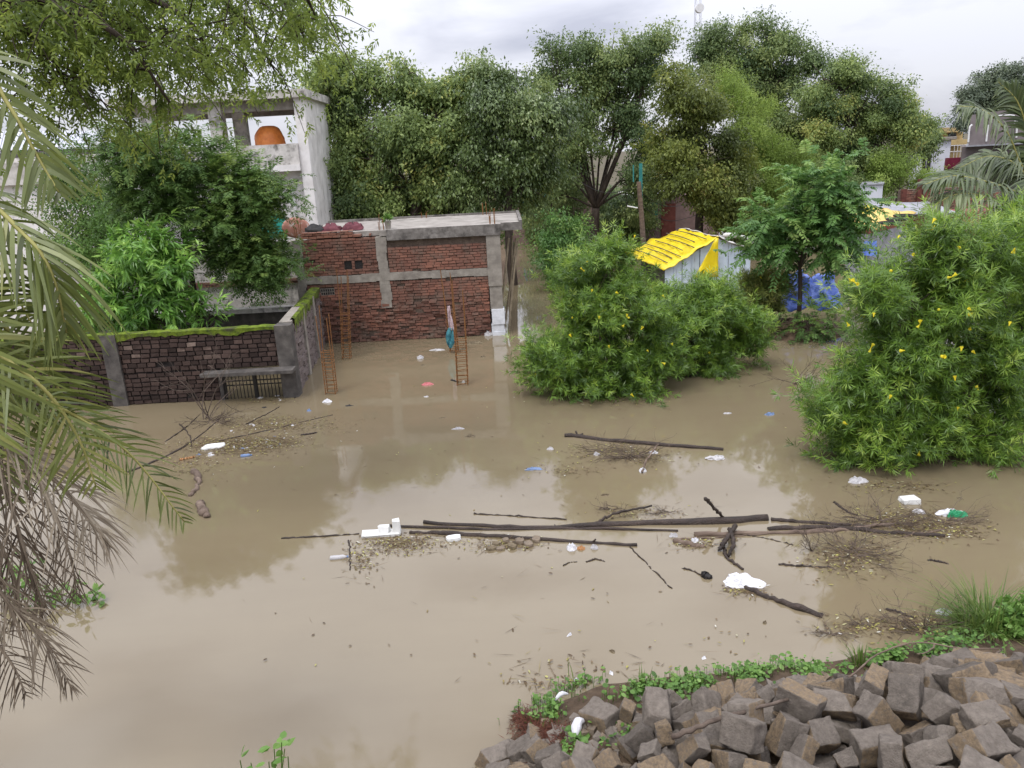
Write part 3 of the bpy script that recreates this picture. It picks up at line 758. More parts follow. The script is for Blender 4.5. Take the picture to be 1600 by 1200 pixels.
def sheet(mb, c4, nu=14, nv=10, amp=.04, th=.02, mi=0, tint=.5, freq=9):
    """wrinkled sheet with thickness over the four corners a b c d"""
    a, b, c, d = [np.array(p, float) for p in c4]
    n = nrm(np.cross(b - a, d - a)); V = []
    for k in (0, 1):
        for j in range(nv):
            for i in range(nu):
                u, v = i / (nu - 1), j / (nv - 1)
                p = (a * (1 - u) + b * u) * (1 - v) + (d * (1 - u) + c * u) * v
                w = .45 * amp * (math.sin(u * freq + v * 3) * .5 + math.sin(v * freq * 1.3 - u * 4) * .3)
                w += amp * 1.6 * mnoise.noise(Vector(p * 2.3)) + amp * .7 * mnoise.noise(Vector(p * 6.1))
                V.append(p + n * (w - k * th))
    F = []; q = nu * nv
    for j in range(nv - 1):
        for i in range(nu - 1):
            e = j * nu + i
            F += [(e, e + 1, e + nu + 1, e + nu), (q + e, q + e + nu, q + e + nu + 1, q + e + 1)]
    for i in range(nu - 1):
        F += [(i, q + i, q + i + 1, i + 1), ((nv - 1) * nu + i, (nv - 1) * nu + i + 1, q + (nv - 1) * nu + i + 1, q + (nv - 1) * nu + i)]
    for j in range(nv - 1):
        F += [(j * nu, (j + 1) * nu, q + (j + 1) * nu, q + j * nu), (j * nu + nu - 1, q + j * nu + nu - 1, q + (j + 1) * nu + nu - 1, (j + 1) * nu + nu - 1)]
    mb.add(V, F, tint, mi)

def yellow_hut():
    Yn, Yb = 27.0, 32.5
    apex, eave, eave2 = YP(1124, 371, Yn), YP(1036, 421, Yn), YP(1180, 392, Yn)
    apexb, eaveb = YP(1062, 356, Yb), YP(972, 395, Yb)
    t = empty('tarp_hut', (apex[0], Yn + 2, 0), 'shack with bright yellow tarp roof and pale blue sheet walls', 'hut')
    mb = MB()
    pts = [(eave[0] + .1, Yn + .15), (apex[0], Yn + .15), (eave2[0] - .1, Yn + .15)]
    zs = [eave[2] - .05, apex[2] - .05, eave2[2] - .05]
    for i in range(2):
        (xa, y), (xb, _) = pts[i], pts[i + 1]; za, zb = zs[i], zs[i + 1]
        k = 6
        for j in range(k):
            u0, u1 = j / k, (j + .95) / k
            x0, x1 = xa + (xb - xa) * u0, xa + (xb - xa) * u1; q0, q1 = za + (zb - za) * u0, za + (zb - za) * u1; o = random.uniform(-.03, .03)
            mb.hexa([(x0, y + o, -.5), (x1, y + o, -.5), (x1, y + o + .03, -.5), (x0, y + o + .03, -.5), (x0, y + o, q0), (x1, y + o, q1), (x1, y + o + .03, q1), (x0, y + o + .03, q0)])
    mb.build('wall', M['bluewall'], t)
    MB().box((eave[0] + .15, Yn + .3, -.5), (eave2[0] - .1, Yb - .2, min(zs) - .1)).build('inner_wall', M['concrete_dark'], t)
    mb = MB(); sheet(mb, [eave, apex, apexb, eaveb], 30, 14, .07, .03, freq=22); mb.build('roof', M['yellowtarp'], t, smooth=True)
    ab2 = apexb + (eave2 - apex)
    mb = MB(); sheet(mb, [apex + (0, 0, .02), eave2, ab2, apexb + (0, 0, .02)], 12, 12, .06, .03); mb.build('roof', M['whitetarp'], t, smooth=True)
    mb = MB()
    for u, v0, v1 in ((.12, .05, .9), (.24, .1, .7), (.33, .02, .95), (.47, .15, .85), (.6, .05, .75), (.72, .2, .95), (.85, .1, .9)):
        f = lambda u, v: (eave * (1 - u) + apex * u) * (1 - v) + (eaveb * (1 - u) + apexb * u) * v + np.array([0, -.02, .07])
        mb.tube(smooth_path([f(u, v0), f(u + .03, (v0 + v1) / 2), f(u + .02, v1)], 8), .018, 5)
    mb.build('batten', M['twig'], t)
    mb = MB(); a = apex + (-.15, -.1, 0)
    sheet(mb, [a + (-.75, -.05, -1.35), a + (.1, -.05, -1.35), a + (.08, -.05, 0), a + (-.02, -.05, 0)], 8, 8, .05, .02); mb.build('hanging_tarp', M['yellowtarp'], t, smooth=True)
    mb = MB(); mb.tube(smooth_path([apex + (.1, -.1, .08), apex + (.5, -.1, .06), apex + (.95, -.1, -.1), apex + (1.2, -.05, -.3)], 10), [.05, .1, .07, .09, .05, .08, .1, .05, .07, .03], 8); mb.build('ridge_bundle', M['whitetarp'], t, smooth=True)
    # tan tarp hut
    c4 = [YP(1330, 352, 25), YP(1362, 362, 24.3), YP(1432, 332, 27), YP(1338, 322, 28.5)]
    t = empty('tan_tarp_hut', (W(1370, 380, 0)[0], 26, 0), 'low shelter roofed with a dusty tan and orange-yellow tarp', 'hut')
    mb = MB(); sheet(mb, c4, 14, 14, .06, .03); mb.build('roof', M['tantarp'], t, smooth=True)
    mb = MB(); d = np.array([0, 0, .05]); sheet(mb, [YP(1315, 350, 25.4), YP(1340, 352, 25.6) + d, YP(1372, 326, 28) + d, YP(1334, 321, 28.5) + d], 10, 10, .08, .03); mb.build('roof_patch', M['yellowtarp'], t, smooth=True)
    mb = MB(); z = c4[1][2]
    mb.wallbox(c4[0][:2] + (0, .2), c4[1][:2] + (0, .2), -.5, z - .1, .05); mb.wallbox(c4[1][:2] + (0, .25), c4[2][:2], -.5, z - .1, .05); mb.build('wall', M['tin'], t)
    mb = MB(); q0, q1 = c4[1] + (-.1, .12, -.75), c4[1] + (.25, .3, -.3); mb.box(q0, q1, .5, 0, .03); mb.build('blue_patch', M['bluetarp'], t)
    mb = MB()
    for k in range(3):
        p = c4[0] * (.7 - k * .2) + c4[2] * (.3 + k * .2) + np.array([0, -1.2 + k * .4, .05]); a = np.arange(15) / 14 * 2 * math.pi
        mb.tube(np.stack([p[0] + .3 * np.cos(a), p[1] + .3 * np.sin(a), p[2] + 0 * a], -1), .04, 6)
    mb.build('tyre', M['dark'], t)
yellow_hut()

def right_backdrop():
    # rusty brick shed
    Yq = 36; a, b = YP(1405, 325, Yq), YP(1560, 330, Yq)
    t = empty('brick_shed', (a[0], Yq, 0), 'roofless red brick shed with rusty posts beyond the tan tarp', 'shed')
    z1, z2 = YP(1430, 296, Yq)[2], YP(1390, 318, Yq)[2]
    x0 = YP(1408, 300, Yq)[0]
    mb = MB(); brick_wall(mb, x0, b[0], -.2, z1, lambda x: Yq, bl=.24, bh=.085, tint=lambda x, z: random.gauss(.6, .12)); mb.box((x0, Yq + .05, -.3), (b[0], Yq + .3, z1), .4, 1)
    mb.build('wall', [M['brick'], M['mortar']], t)
    for pxx in (1436, 1444, 1412):
        x = YP(pxx, 300, Yq - .1)[0]; MB().box((x - .1, Yq - .2, -.2), (x + .1, Yq - .06, z1 + (.45 if pxx == 1436 else .05))).build('post', M['rustred'], t)
    mb = MB(); xa = YP(1360, 315, 34)[0]; mb.box((xa, 33.5, -.2), (x0 + 3, 34.9, z2 - .3)); mb.build('low_wall', M['redwall'], t)
    mb = MB(); sheet(mb, [(xa - .1, 33.3, z2 - .25), (x0 + 1.2, 33.3, z2 - .3), (x0 + 1, 35.5, z2 + .05), (xa + .5, 35.5, z2 + .08)], 8, 8, .03, .04); mb.build('roof', M['tin'], t)
    # white shed wall
    p, q = YP(1344, 290, 42), YP(1378, 312, 42)
    t = empty('white_shed', (p[0], 42, 0), 'small white walled shed glimpsed under the dark trees', 'shed')
    MB().skewbox((p[0], 42, 0), (q[0], 44, p[2])).build('wall', M['palewall'], t); MB().skewbox((p[0], 41.9, p[2] + .002), (q[0], 44.2, p[2] + .07)).build('roof', M['tin'], t)
    # pale wall house
    p, q = YP(1425, 221, 70), YP(1481, 270, 70)
    t = empty('pale_house', (p[0], 70, 0), 'pale blue-white walled house beyond the trees', 'building')
    MB().skewbox((p[0], 70, -1), (q[0], 76, p[2])).build('wall', M['palewall'], t)
    x = YP(1452, 240, 69.9)[0]; MB().tube([(x, 69.85, 0), (x, 69.85, p[2] + .1)], .16, 8).build('drainpipe', M['dark'], t)
    MB().skewbox((p[0] - .2, 69.7, p[2] + .002), (q[0] + .3, 76.2, p[2] + .2)).build('roof', M['concrete'], t)
    # ochre house
    p, q = YP(1466, 200, 88), YP(1496, 240, 88)
    t = empty('ochre_house', (p[0], 88, 0), 'ochre yellow storeyed house with balcony far behind the pale wall', 'building')
    h = (p[2] - YP(1466, 222, 88)[2])
    MB().skewbox((p[0], 88, 0), (q[0] + .4, 95, p[2] - h * .35)).build('wall', M['yellowhouse'], t)
    MB().skewbox((p[0] - .3, 87.3, p[2] - h * .35 + .002), (q[0] - .3, 95.2, p[2])).build('roof', M['yellowhouse'], t)
    MB().box((p[0] - .4, 86.9, p[2] - h * 1.25), (q[0] + .3, 87.98, p[2] - h * .9)).build('balcony', M['yellowhouse'], t)
    MB().box((q[0] - 1.3, 87.9, p[2] - h * .85), (q[0] - .4, 87.98, p[2] - h * .42)).build('window', M['darkglass'], t)
    # maroon and white low house
    p, q = YP(1480, 247, 62), YP(1508, 262, 62)
    t = empty('maroon_house', (p[0], 62, 0), 'low house with a maroon band and white rail beside the grey building', 'building')
    MB().skewbox((p[0], 62.3, 0), (q[0] + .5, 66, p[2] - .2)).build('wall', M['pinkwall'], t)
    MB().box((p[0], 62, p[2] - .8), (q[0] + .5, 62.28, p[2])).build('band', M['maroon'], t)
    z = p[2]; mb = MB()
    for k in range(7): x = p[0] + .4 + k * .25; mb.tube([(x + .2, 62.2, z), (x + .2, 62.2, z + .9)], .03, 4)
    for zz in (.45, .9): mb.tube([(p[0] + .3, 62.2, z + zz), (q[0] + .4, 62.2, z + zz)], .035, 4)
    mb.build('railing', M['whitetrim'], t)
    # grey building
    Yq = 56; a = YP(1506, 272, Yq); zr = YP(1560, 168, Yq)[2]; zs = YP(1540, 228, Yq)[2]; zl = YP(1510, 180, Yq)[2]
    t = empty('grey_building', (a[0] + 4, Yq, 0), 'dark grey rendered building with white framed windows behind the palm', 'building')
    MB().skewbox((a[0], Yq + .6, -.5), (a[0] + 11, Yq + 8, zs)).build('wall', M['greyhouse'], t)
    MB().hexa([(a[0] + .1, Yq, zs + .1), (a[0] + 11, Yq, zs + .1), ((a[0] + 11) * 1.14, Yq + 8, zs + .1), ((a[0] + .1) * 1.145, Yq + 8, zs + .1), (a[0] + .2, Yq + .3, zl), (a[0] + 11, Yq + .3, zr + .6), ((a[0] + 11) * 1.13, Yq + 7, zr + .6), ((a[0] + .2) * 1.13, Yq + 7, zl)]).build('upper_storey', M['greyhouse'], t)
    MB().skewbox((a[0] - .2, Yq - .2, zs + .002), (a[0] + 11, Yq + 7.9, zs + .098)).build('ledge', M['tin'], t)
    mb = MB()
    for pp in ([(1513, 222), (1515, 200), (1519, 195)], [(1560, 181), (1584, 181), (1586, 190), (1584, 200)], [(1588, 215), (1590, 190), (1596, 184)], [(1541, 221), (1544, 195)]):
        MB().tube(smooth_path([YP(x, y, Yq - .08) for x, y in pp], 10), .06, 6).build('white_pipe', M['whitetrim'], t)
    for pxx in (1526, 1546, 1575):
        c = YP(pxx, 258, Yq + .5); w = MB().box((c[0] - .42, Yq + .5, c[2] - .5), (c[0] + .42, Yq + .6, c[2] + .5)).build('window', M['whitetrim'], t)
        MB().box((c[0] - .26, Yq + .47, c[2] - .3), (c[0] + .26, Yq + .498, c[2] + .32)).build('pane', M['darkglass'], w)
    c = YP(1506, 268, Yq); MB().box((a[0], Yq - .9, c[2] - .5), (a[0] + 11, Yq + .45, c[2])).build('lower_slab', M['dark'], t)
    # far boundary wall behind the trees, with red lower stretch
    t = empty('long_boundary_wall', (-3, 47, 0), 'long grey-pink boundary wall in the shade behind the trees', 'wall')
    MB().box((-24, 47, -1), (5.5, 47.25, 2.6)).build('wall', M['pinkwall'], t)
    for k in range(10): MB().box((-24 + k * 3, 46.9, -1), (-23.7 + k * 3, 46.99, 2.75)).build('pier', M['concrete'], t)
    x = YP(850, 365, 46.8)[0]; MB().box((x - .9, 46.8, -.5), (x + .8, 46.89, .75)).build('red_panel', M['redwall'], t)
    # roadside house with pink front behind the pole
    Yq = 44; p = YP(1008, 300, Yq); q = YP(1082, 350, Yq)
    t = empty('roadside_house', (p[0], Yq, 0), 'small dark roadside house with pale broken roof edge behind the pole', 'building')
    MB().box((p[0] - .6, Yq, -.5), (q[0] + 1.5, Yq + 4, p[2] - .25)).build('wall', M['pinkwall'], t)
    MB().box((p[0] - .9, Yq - .6, p[2] - .248), (p[0] + 1.7, Yq + 4, p[2] - .1), .5, 0, .02).build('roof', M['whitetarp'], t)
    MB().box((p[0] + .1, Yq - .04, p[2] - 1.3), (p[0] + .7, Yq - .002, p[2] - .6)).build('window', M['greenshutter'], t)
    MB().box((p[0] + .9, Yq - .05, -.3), (p[0] + 1.7, Yq - .003, p[2] - .7)).build('door', M['redwall'], t)
    # pole
    b, tp = YP(1004, 390, 34), YP(998, 284, 34)
    t = empty('wooden_pole', (b[0], 34, 0), 'weathered wooden pole with teal sheet at its head beside the yellow hut', 'pole')
    d = b - tp; low = tp + d * ((tp[2] + .8) / -d[2])
    MB().tube(smooth_path([tp, (tp + low) / 2 + (.05, 0, 0), low], 10), np.linspace(.1, .14, 10), 8).build('shaft', M['palewood'], t)
    MB().box(tp + (-.24, .05, .0), tp + (-.19, .1, .7)).box(tp + (.03, .05, -.8), tp + (.17, .12, .75)).build('teal_sheet', M['tealpaint'], t)
    MB().tube([YP(980, 322, 34), YP(996, 325, 34)], .03, 6).build('bracket_arm', M['whitetrim'], t)
    for pts, lab in (([(998, 300, 34), (1040, 322, 38), (1085, 318, 43.9)], 'upper slack cable from the wooden pole to the roadside house'), ([(1000, 320, 34), (1045, 345, 38), (1095, 335, 43.9)], 'lower slack cable from the wooden pole to the roadside house'), ([(999, 292, 34), (940, 300, 37), (880, 268, 41)], 'slack cable from the wooden pole into the forked tree')):
        tag(MB().tube(smooth_path([YP(*q) for q in pts], 20), .014, 4).build('cable', M['dark'], origin=YP(*pts[1])), lab, 'cable')
    # telecom mast
    Yq = 150; c = YP(1090, 40, Yq); t = empty('telecom_mast', (c[0], Yq, 0), 'tall thin lattice telecom mast rising behind the trees', 'mast')
    H_ = c[2] + 16; mb = MB(); ws = .6; cs = [(-ws, -ws), (ws, -ws), (ws, ws), (-ws, ws)]
    sh = lambda z: 1.5 - 1.1 * z / H_
    for cx, cy in cs: mb.tube([(c[0] + cx * sh(z), Yq + cy * sh(z), z) for z in (0, H_)], .04, 5)
    zs_ = np.arange(0, H_ - 1.6, 1.6)
    for z in zs_:
        for i in range(4):
            (a0, a1), (b0, b1) = cs[i], cs[(i + 1) % 4]
            mb.tube([(c[0] + a0 * sh(z), Yq + a1 * sh(z), z), (c[0] + b0 * sh(z + 1.6), Yq + b1 * sh(z + 1.6), z + 1.6)], .014, 4, caps=False)
    mb.build('lattice', M['paleroof'], t)
    d = YP(1093, 13, Yq - 1); MB().tube([d + (0, .5, 0), d + (0, -.4, 0)], .75, 14).build('drum_antenna', M['whitetrim'], t)
    # bright scraps among the trees
    for x, y, m, lab, Yq, w in ((816, 273, 'cyan', 'cyan sheet scrap hanging among leaves above the boundary wall', 38, .42), (836, 304, 'bluebit', 'bright blue sheet scrap hanging by the tree edge', 39, .32), (849, 304, 'cyan', 'pale cyan rag beside the blue scrap', 39, .25), (826, 327, 'clothteal', 'dark clothes hung on the wall below the blue scrap', 46.6, .9)):
        c = YP(x, y, Yq); mb = MB(); sheet(mb, [c + (-w / 2, 0, -w * .4), c + (w / 2, 0, -w * .5), c + (w * .45, .1, w * .4), c + (-w * .4, .1, w * .5)], 8, 8, .08, .02)
        tag(mb.build('cloth_scrap', M[m], origin=c, smooth=True), lab, 'cloth')
right_backdrop()

# ------------------------------------------------------------------ vegetation
BLOBK = 1.1
def blob_world(bl, Y):
    out = []
    for b in bl:
        x, y, rx, ry = b[:4]; yy = Y + (b[4] if len(b) > 4 else 0)
        c = YP(x, y, yy); s = mpp(c)
        out.append((c, np.array([rx * s, max(rx, ry) * s * .85, ry * s]) * BLOBK))
    return out
def reseed(label):
    global rng
    rng = np.random.default_rng(sum((i + 1) * ord(c) for i, c in enumerate(label)))
    random.seed(len(label) * 31 + ord(label[0]))
def blob_points(blobs, n, shell=.5, lump=.6, stray=.17, kf=1.75):
    """points gathered in uneven lumps over the blobs, with gaps between and sprigs outside"""
    C0, R0, U0, wt_ = [], [], [], []
    for c, r in blobs:
        rm = (r[0] * r[1] * r[2]) ** (1 / 3); k = int(max(5, kf * (rm / lump) ** 2))
        u = rdir(k); q = rng.random(k) ** .35
        for i in range(k):
            lr = lump * rng.uniform(.4, 1.5)
            C0.append(c + u[i] * r * q[i]); R0.append(np.array([lr, lr, lr * .72])); U0.append(u[i]); wt_.append(lr ** 2)
    C0, R0, U0, wt_ = np.array(C0), np.array(R0), np.array(U0), np.array(wt_)
    pick = rng.choice(len(C0), n, p=wt_ / wt_.sum()); V = rdir(n); kk = rng.random(n) ** shell
    out = rng.random(n) < stray; kk = np.where(out, rng.uniform(1, 1.85, n), kk)
    V = nrm(V + np.where(out, .8, 0.0)[:, None] * U0[pick])
    return C0[pick] + V * R0[pick] * kk[:, None], nrm(V * .7 + U0[pick] * .5), pick
def limbs(mb, base, fork, blobs, r0, extra=5):
    """trunk from base to fork, limbs to every blob, finer branches inside"""
    base, fork = np.array(base, float), np.array(fork, float)
    mid = (base + fork) / 2 + rng.normal(0, .04, 3) * np.linalg.norm(fork - base)
    mb.tube(smooth_path([base, mid, fork], 10), np.linspace(r0, r0 * .72, 10), 8)
    for bi, (c, r) in enumerate(blobs):
        r1 = r0 * (1 if bi % 4 == 0 else .45)
        e = c + rng.normal(0, .12, 3) * r; L_ = np.linalg.norm(e - fork)
        m = fork + (e - fork) * .5 + np.array([0, 0, .1 * L_]) + rng.normal(0, .05, 3) * L_
        path = smooth_path([fork, m, e], 9)
        mb.tube(path, np.linspace(r1 * .5, r0 * .07, 9), 6)
        for k in range(extra):
            s = path[rng.integers(4, 9)]; u = rdir(1)[0] * r * .9
            q = c + u; mb.tube(smooth_path([s, (s + q) / 2 + rng.normal(0, .08, 3) * r, q], 6), np.linspace(r0 * .14, r0 * .03, 6), 4)

def broad_tree(name, label, blobs_px, Y, base_px, fork_px, r0, m, n, leaf, group=None, droop=.7, per=26, cr=.32, shell=.45, kind='kite', baseY=None, extra=5, cat='tree', asp=.5, lump=.62, tb=0.0):
    reseed(label); blobs = blob_world(blobs_px, Y); baseY = baseY or Y
    f = YP(fork_px[0], fork_px[1], baseY); b = YP(base_px[0], base_px[1], baseY)
    d = b - f
    if b[2] > -.3: b = f + d * ((f[2] + .5) / max(1e-3, -d[2])) if d[2] < -.01 else np.array([f[0], f[1], -.5])
    t = empty(name, (b[0], b[1], 0), label, cat, group)
    mb = MB(); limbs(mb, b, f, blobs, r0, extra); mb.build('trunk', M['bark'], t, smooth=True)
    nc = int(n * 1.5) // per
    C, U, pick = blob_points(blobs, nc, shell, lump)
    ctint = rng.normal(.46, .13, nc) + rng.normal(0, .21, pick.max() + 1)[pick] + tb
    idx = np.repeat(np.arange(nc), per); k = len(idx)
    csz = rng.uniform(.6, 1.3, nc) * cr
    off = rng.normal(0, .55, (k, 3)) * csz[idx, None] * np.array([1, 1, .8])
    P = C[idx] + off
    D = nrm(U[idx] * .35 + rdir(k) * .75 + nrm(off) * .3 + np.array([0, 0, -droop]))
    N = nrm(rdir(k) * .8 + U[idx] * .7 + np.array([0, 0, .5]))
    Lf = leaf * .78 * rng.uniform(.65, 1.25, k)
    mb = MB(); leaf_faces(mb, P, D, N, Lf, Lf * asp, np.clip(ctint[idx] + rng.normal(0, .09, k), 0, 1), kind)
    mb.build('crown', M[m], t)
    return t

G_BACK = 'trees behind the brick house and huts'
broad_tree('leafy_tree', 'narrow dark tree hugging the right end of the white house', [(525, 125, 34, 34), (512, 165, 36, 32), (535, 160, 30, 30), (530, 230, 45, 50), (520, 300, 40, 50)], 33, (530, 380), (528, 290), .22, 'leaf_ficus', 22000, .2, G_BACK)
broad_tree('leafy_tree', 'broad dense tree with twin-bumped top directly behind the brick roof', [(610, 125, 38, 32), (655, 120, 42, 34), (690, 140, 40, 34), (720, 135, 22, 22), (600, 190, 62, 46), (680, 195, 70, 48), (570, 245, 52, 50), (640, 255, 70, 52), (715, 250, 52, 55), (590, 310, 60, 42), (660, 315, 70, 40), (720, 320, 45, 35)], 32, (640, 380), (655, 300), .3, 'leaf_ficus', 60000, .2, G_BACK)
broad_tree('leafy_tree', 'drooping bright-leaved tree over the right end of the brick roof', [(785, 128, 36, 24), (775, 170, 42, 36), (825, 180, 44, 42), (790, 225, 56, 50), (840, 230, 32, 50), (770, 290, 48, 45), (820, 290, 40, 42)], 31, (800, 380), (795, 285), .2, 'leaf_lime', 46000, .18, G_BACK, droop=1.0)
broad_tree('leafy_tree', 'tall thin-foliaged tree with forked black trunk at the water edge', [(862, 105, 40, 38), (905, 85, 30, 30), (950, 85, 40, 34), (985, 95, 40, 36), (1020, 85, 20, 34), (880, 150, 50, 36), (940, 145, 60, 42), (1000, 145, 46, 42), (885, 205, 40, 40), (950, 200, 55, 36), (1010, 205, 40, 40), (875, 265, 34, 44), (980, 270, 40, 36), (850, 310, 24, 44), (1000, 310, 26, 30)], 41, (930, 388), (931, 325), .3, 'leaf_dark', 48000, .2, G_BACK, per=22)
broad_tree('leafy_tree', 'olive-yellow bushy tree above the pink roadside house', [(1070, 150, 42, 36), (1095, 195, 46, 44), (1060, 215, 44, 46), (1120, 235, 42, 44), (1085, 270, 52, 40), (1130, 300, 40, 36), (1070, 310, 36, 30), (1120, 340, 40, 26)], 36, (1100, 390), (1095, 300), .24, 'leaf_olive', 40000, .2, G_BACK)
broad_tree('feathery_tree', 'pale green feathery tree leaning out right of the olive tree', [(1145, 160, 34, 32), (1175, 195, 38, 40), (1160, 235, 40, 40), (1205, 240, 36, 36), (1235, 242, 22, 16), (1180, 285, 50, 34), (1220, 290, 34, 26)], 38, (1190, 390), (1180, 300), .18, 'leaf_feather', 52000, .16, G_BACK, droop=.5, per=34, cr=.3, asp=.2)
broad_tree('leafy_tree', 'largest dark tree, rounded crown below the telecom mast', [(1110, 95, 40, 34), (1150, 80, 44, 34), (1195, 75, 40, 30), (1230, 85, 30, 30), (1245, 110, 26, 30), (1130, 135, 50, 44), (1200, 130, 56, 44), (1230, 180, 44, 50), (1185, 200, 50, 50), (1240, 250, 40, 40)], 50, (1210, 330), (1200, 240), .45, 'leaf_dark', 66000, .21, G_BACK, cr=.42)
broad_tree('leafy_tree', 'wide dark tree right of the big crown, trailing down to the right', [(1285, 125, 34, 30), (1310, 135, 40, 34), (1350, 150, 36, 30), (1380, 160, 30, 28), (1300, 190, 52, 46), (1360, 200, 46, 40), (1410, 190, 28, 36), (1425, 190, 14, 34), (1290, 260, 52, 44), (1350, 265, 50, 40), (1405, 250, 36, 34)], 47, (1340, 340), (1335, 260), .4, 'leaf_ficus', 70000, .2, G_BACK, cr=.4)
broad_tree('small_tree', 'small round dark tree in front of the pale house', [(1440, 215, 18, 16), (1456, 208, 14, 16), (1436, 232, 14, 12)], 62, (1445, 262), (1445, 235), .16, 'leaf_dark', 5000, .22, G_BACK)
broad_tree('bush_tree', 'light green low tree under the wide dark tree', [(1385, 275, 34, 22), (1415, 262, 30, 22), (1430, 285, 24, 16)], 44, (1405, 330), (1405, 295), .14, 'leaf_feather', 12000, .18, G_BACK, asp=.3)
broad_tree('leafy_tree', 'hazy grey-green tree rising behind the grey building', [(1520, 165, 26, 22), (1550, 145, 36, 28), (1590, 130, 40, 30), (1560, 180, 44, 30), (1620, 160, 40, 40), (1510, 190, 18, 18)], 76, (1570, 262), (1570, 200), .5, 'leaf_far', 26000, .3, G_BACK, cr=.5)
for i, (x, y, rx, ry, Yq, lab) in enumerate(((560, 335, 40, 34, 34.5, 'dark shrub filling the shade beside the white house end wall'), (720, 345, 60, 24, 37, 'dark low shrub behind the middle of the brick roof'), (880, 300, 36, 60, 44, 'shaded dark shrub left of the forked black trunk'), (990, 340, 30, 34, 43.5, 'dark shrub between the forked trunk and the wooden pole'), (1170, 350, 40, 34, 37, 'dark shrub behind the ridge of the yellow hut'), (1290, 300, 50, 40, 43, 'dark shrub under the big dark trees'), (600, 330, 80, 44, 50, 'dark thicket showing between the twin-bumped tree and the white house'), (800, 325, 90, 46, 50, 'dark thicket behind the drooping bright-leaved tree'), (852, 290, 36, 70, 45.5, 'tall thicket between the drooping tree and the forked black trunk'), (950, 335, 90, 44, 51, 'dark thicket behind the forked black trunk'))):
    broad_tree('shade_shrub', lab, [(x - rx * .4, y + 4, rx * .6, ry), (x + rx * .4, y, rx * .6, ry * .9), (x, y - ry * .4, rx * .5, ry * .6)], Yq, (x, y + 60), (x, y + 10), (.1, .1)[0], 'leaf_dark', int(9000 * max(1, rx * ry / 2400)), .2, 'shrubs in the shade under the trees', extra=2, cat='shrub')
broad_tree('small_tree', 'pale green young tree standing at the water beyond the brick corner', [(880, 355, 24, 18), (872, 380, 26, 22), (895, 372, 20, 20), (868, 415, 20, 22)], 29, (880, 450), (880, 400), .07, 'leaf_pinnate', 9000, .16, None, asp=.35, cr=.25)

# fern-like tree behind the compound wall (sprays of fine leaflets)
def spray_tree(name, label, blobs_px, Y, base_px, fork_px, r0, m, nspray, L0, pairs, ll, lw, droop, group=None, up=.2, kind='kite', cat='tree', shell=.4):
    reseed(label); blobs = [(c, r * .84) for c, r in blob_world(blobs_px, Y)]; f = YP(*fork_px, Y); b = YP(*base_px, Y); d = b - f
    b = f + d * ((f[2] + .6) / -d[2])
    t = empty(name, (b[0], b[1], 0), label, cat, group)
    mb = MB(); limbs(mb, b, f, blobs, r0, 5); mb.build('trunk', M['bark'], t, smooth=True)
    C, U, pick = blob_points(blobs, nspray, shell, .5)
    D0 = nrm(U * .8 + rdir(nspray) * .7 + np.array([0, 0, up])); Ls = L0 * rng.uniform(.65, 1.2, nspray)
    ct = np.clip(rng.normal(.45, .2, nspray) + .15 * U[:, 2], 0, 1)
    mb = MB()
    for s in np.linspace(.12, 1, pairs):
        P = C + D0 * (Ls * s)[:, None] + np.array([0, 0, -1.0]) * (droop * Ls * s * s)[:, None]
        T = nrm(D0 + np.array([0, 0, -1.0]) * (2 * droop * s)); S = nrm(np.cross(T, np.array([0, 0, 1.0]) + rng.normal(0, .25, (nspray, 3))))
        for sg in (-1, 1):
            Dl = nrm(S * sg + T * .45 + np.array([0, 0, -.25]) + rng.normal(0, .12, (nspray, 3)))
            leaf_faces(mb, P, Dl, nrm(np.cross(T, S)) + rng.normal(0, .2, (nspray, 3)), ll * rng.uniform(.8, 1.2, nspray) * (1.1 - .5 * s), lw, np.clip(ct + rng.normal(0, .08, nspray), 0, 1), kind)
    mb.build('crown', M[m], t)
    return t
spray_tree('fern_leaved_tree', 'dark green fern-leaved tree behind the compound wall before the white house', [(215, 235, 38, 36), (255, 225, 52, 40), (290, 255, 36, 34), (220, 285, 50, 38), (280, 300, 50, 36), (345, 290, 36, 26), (375, 300, 44, 24), (405, 322, 22, 20), (350, 340, 40, 26), (395, 385, 34, 28), (350, 385, 26, 22), (412, 412, 20, 16)], 19.8, (298, 445), (285, 350), .09, 'leaf_fern', 4300, .4, 11, .15, .03, .3)
spray_tree('compound_leaf_tree', 'young tree of long compound leaves standing over the blue tarp', [(1285, 290, 26, 22), (1265, 330, 56, 32), (1225, 345, 34, 30), (1298, 335, 22, 24), (1250, 385, 60, 32), (1292, 385, 32, 30), (1210, 385, 26, 22)], 20.5, (1243, 500), (1250, 420), .07, 'leaf_pinnate', 620, .75, 13, .2, .06, .42, up=.35, kind='fold')
spray_tree('seedling_tree', 'low dark sapling growing over the debris mound below the blue tarp', [(1275, 492, 36, 14), (1255, 508, 36, 14), (1300, 505, 24, 14)], 19.6, (1262, 535), (1262, 500), .04, 'leaf_fern', 150, .45, 11, .12, .04, .4, cat='sapling')

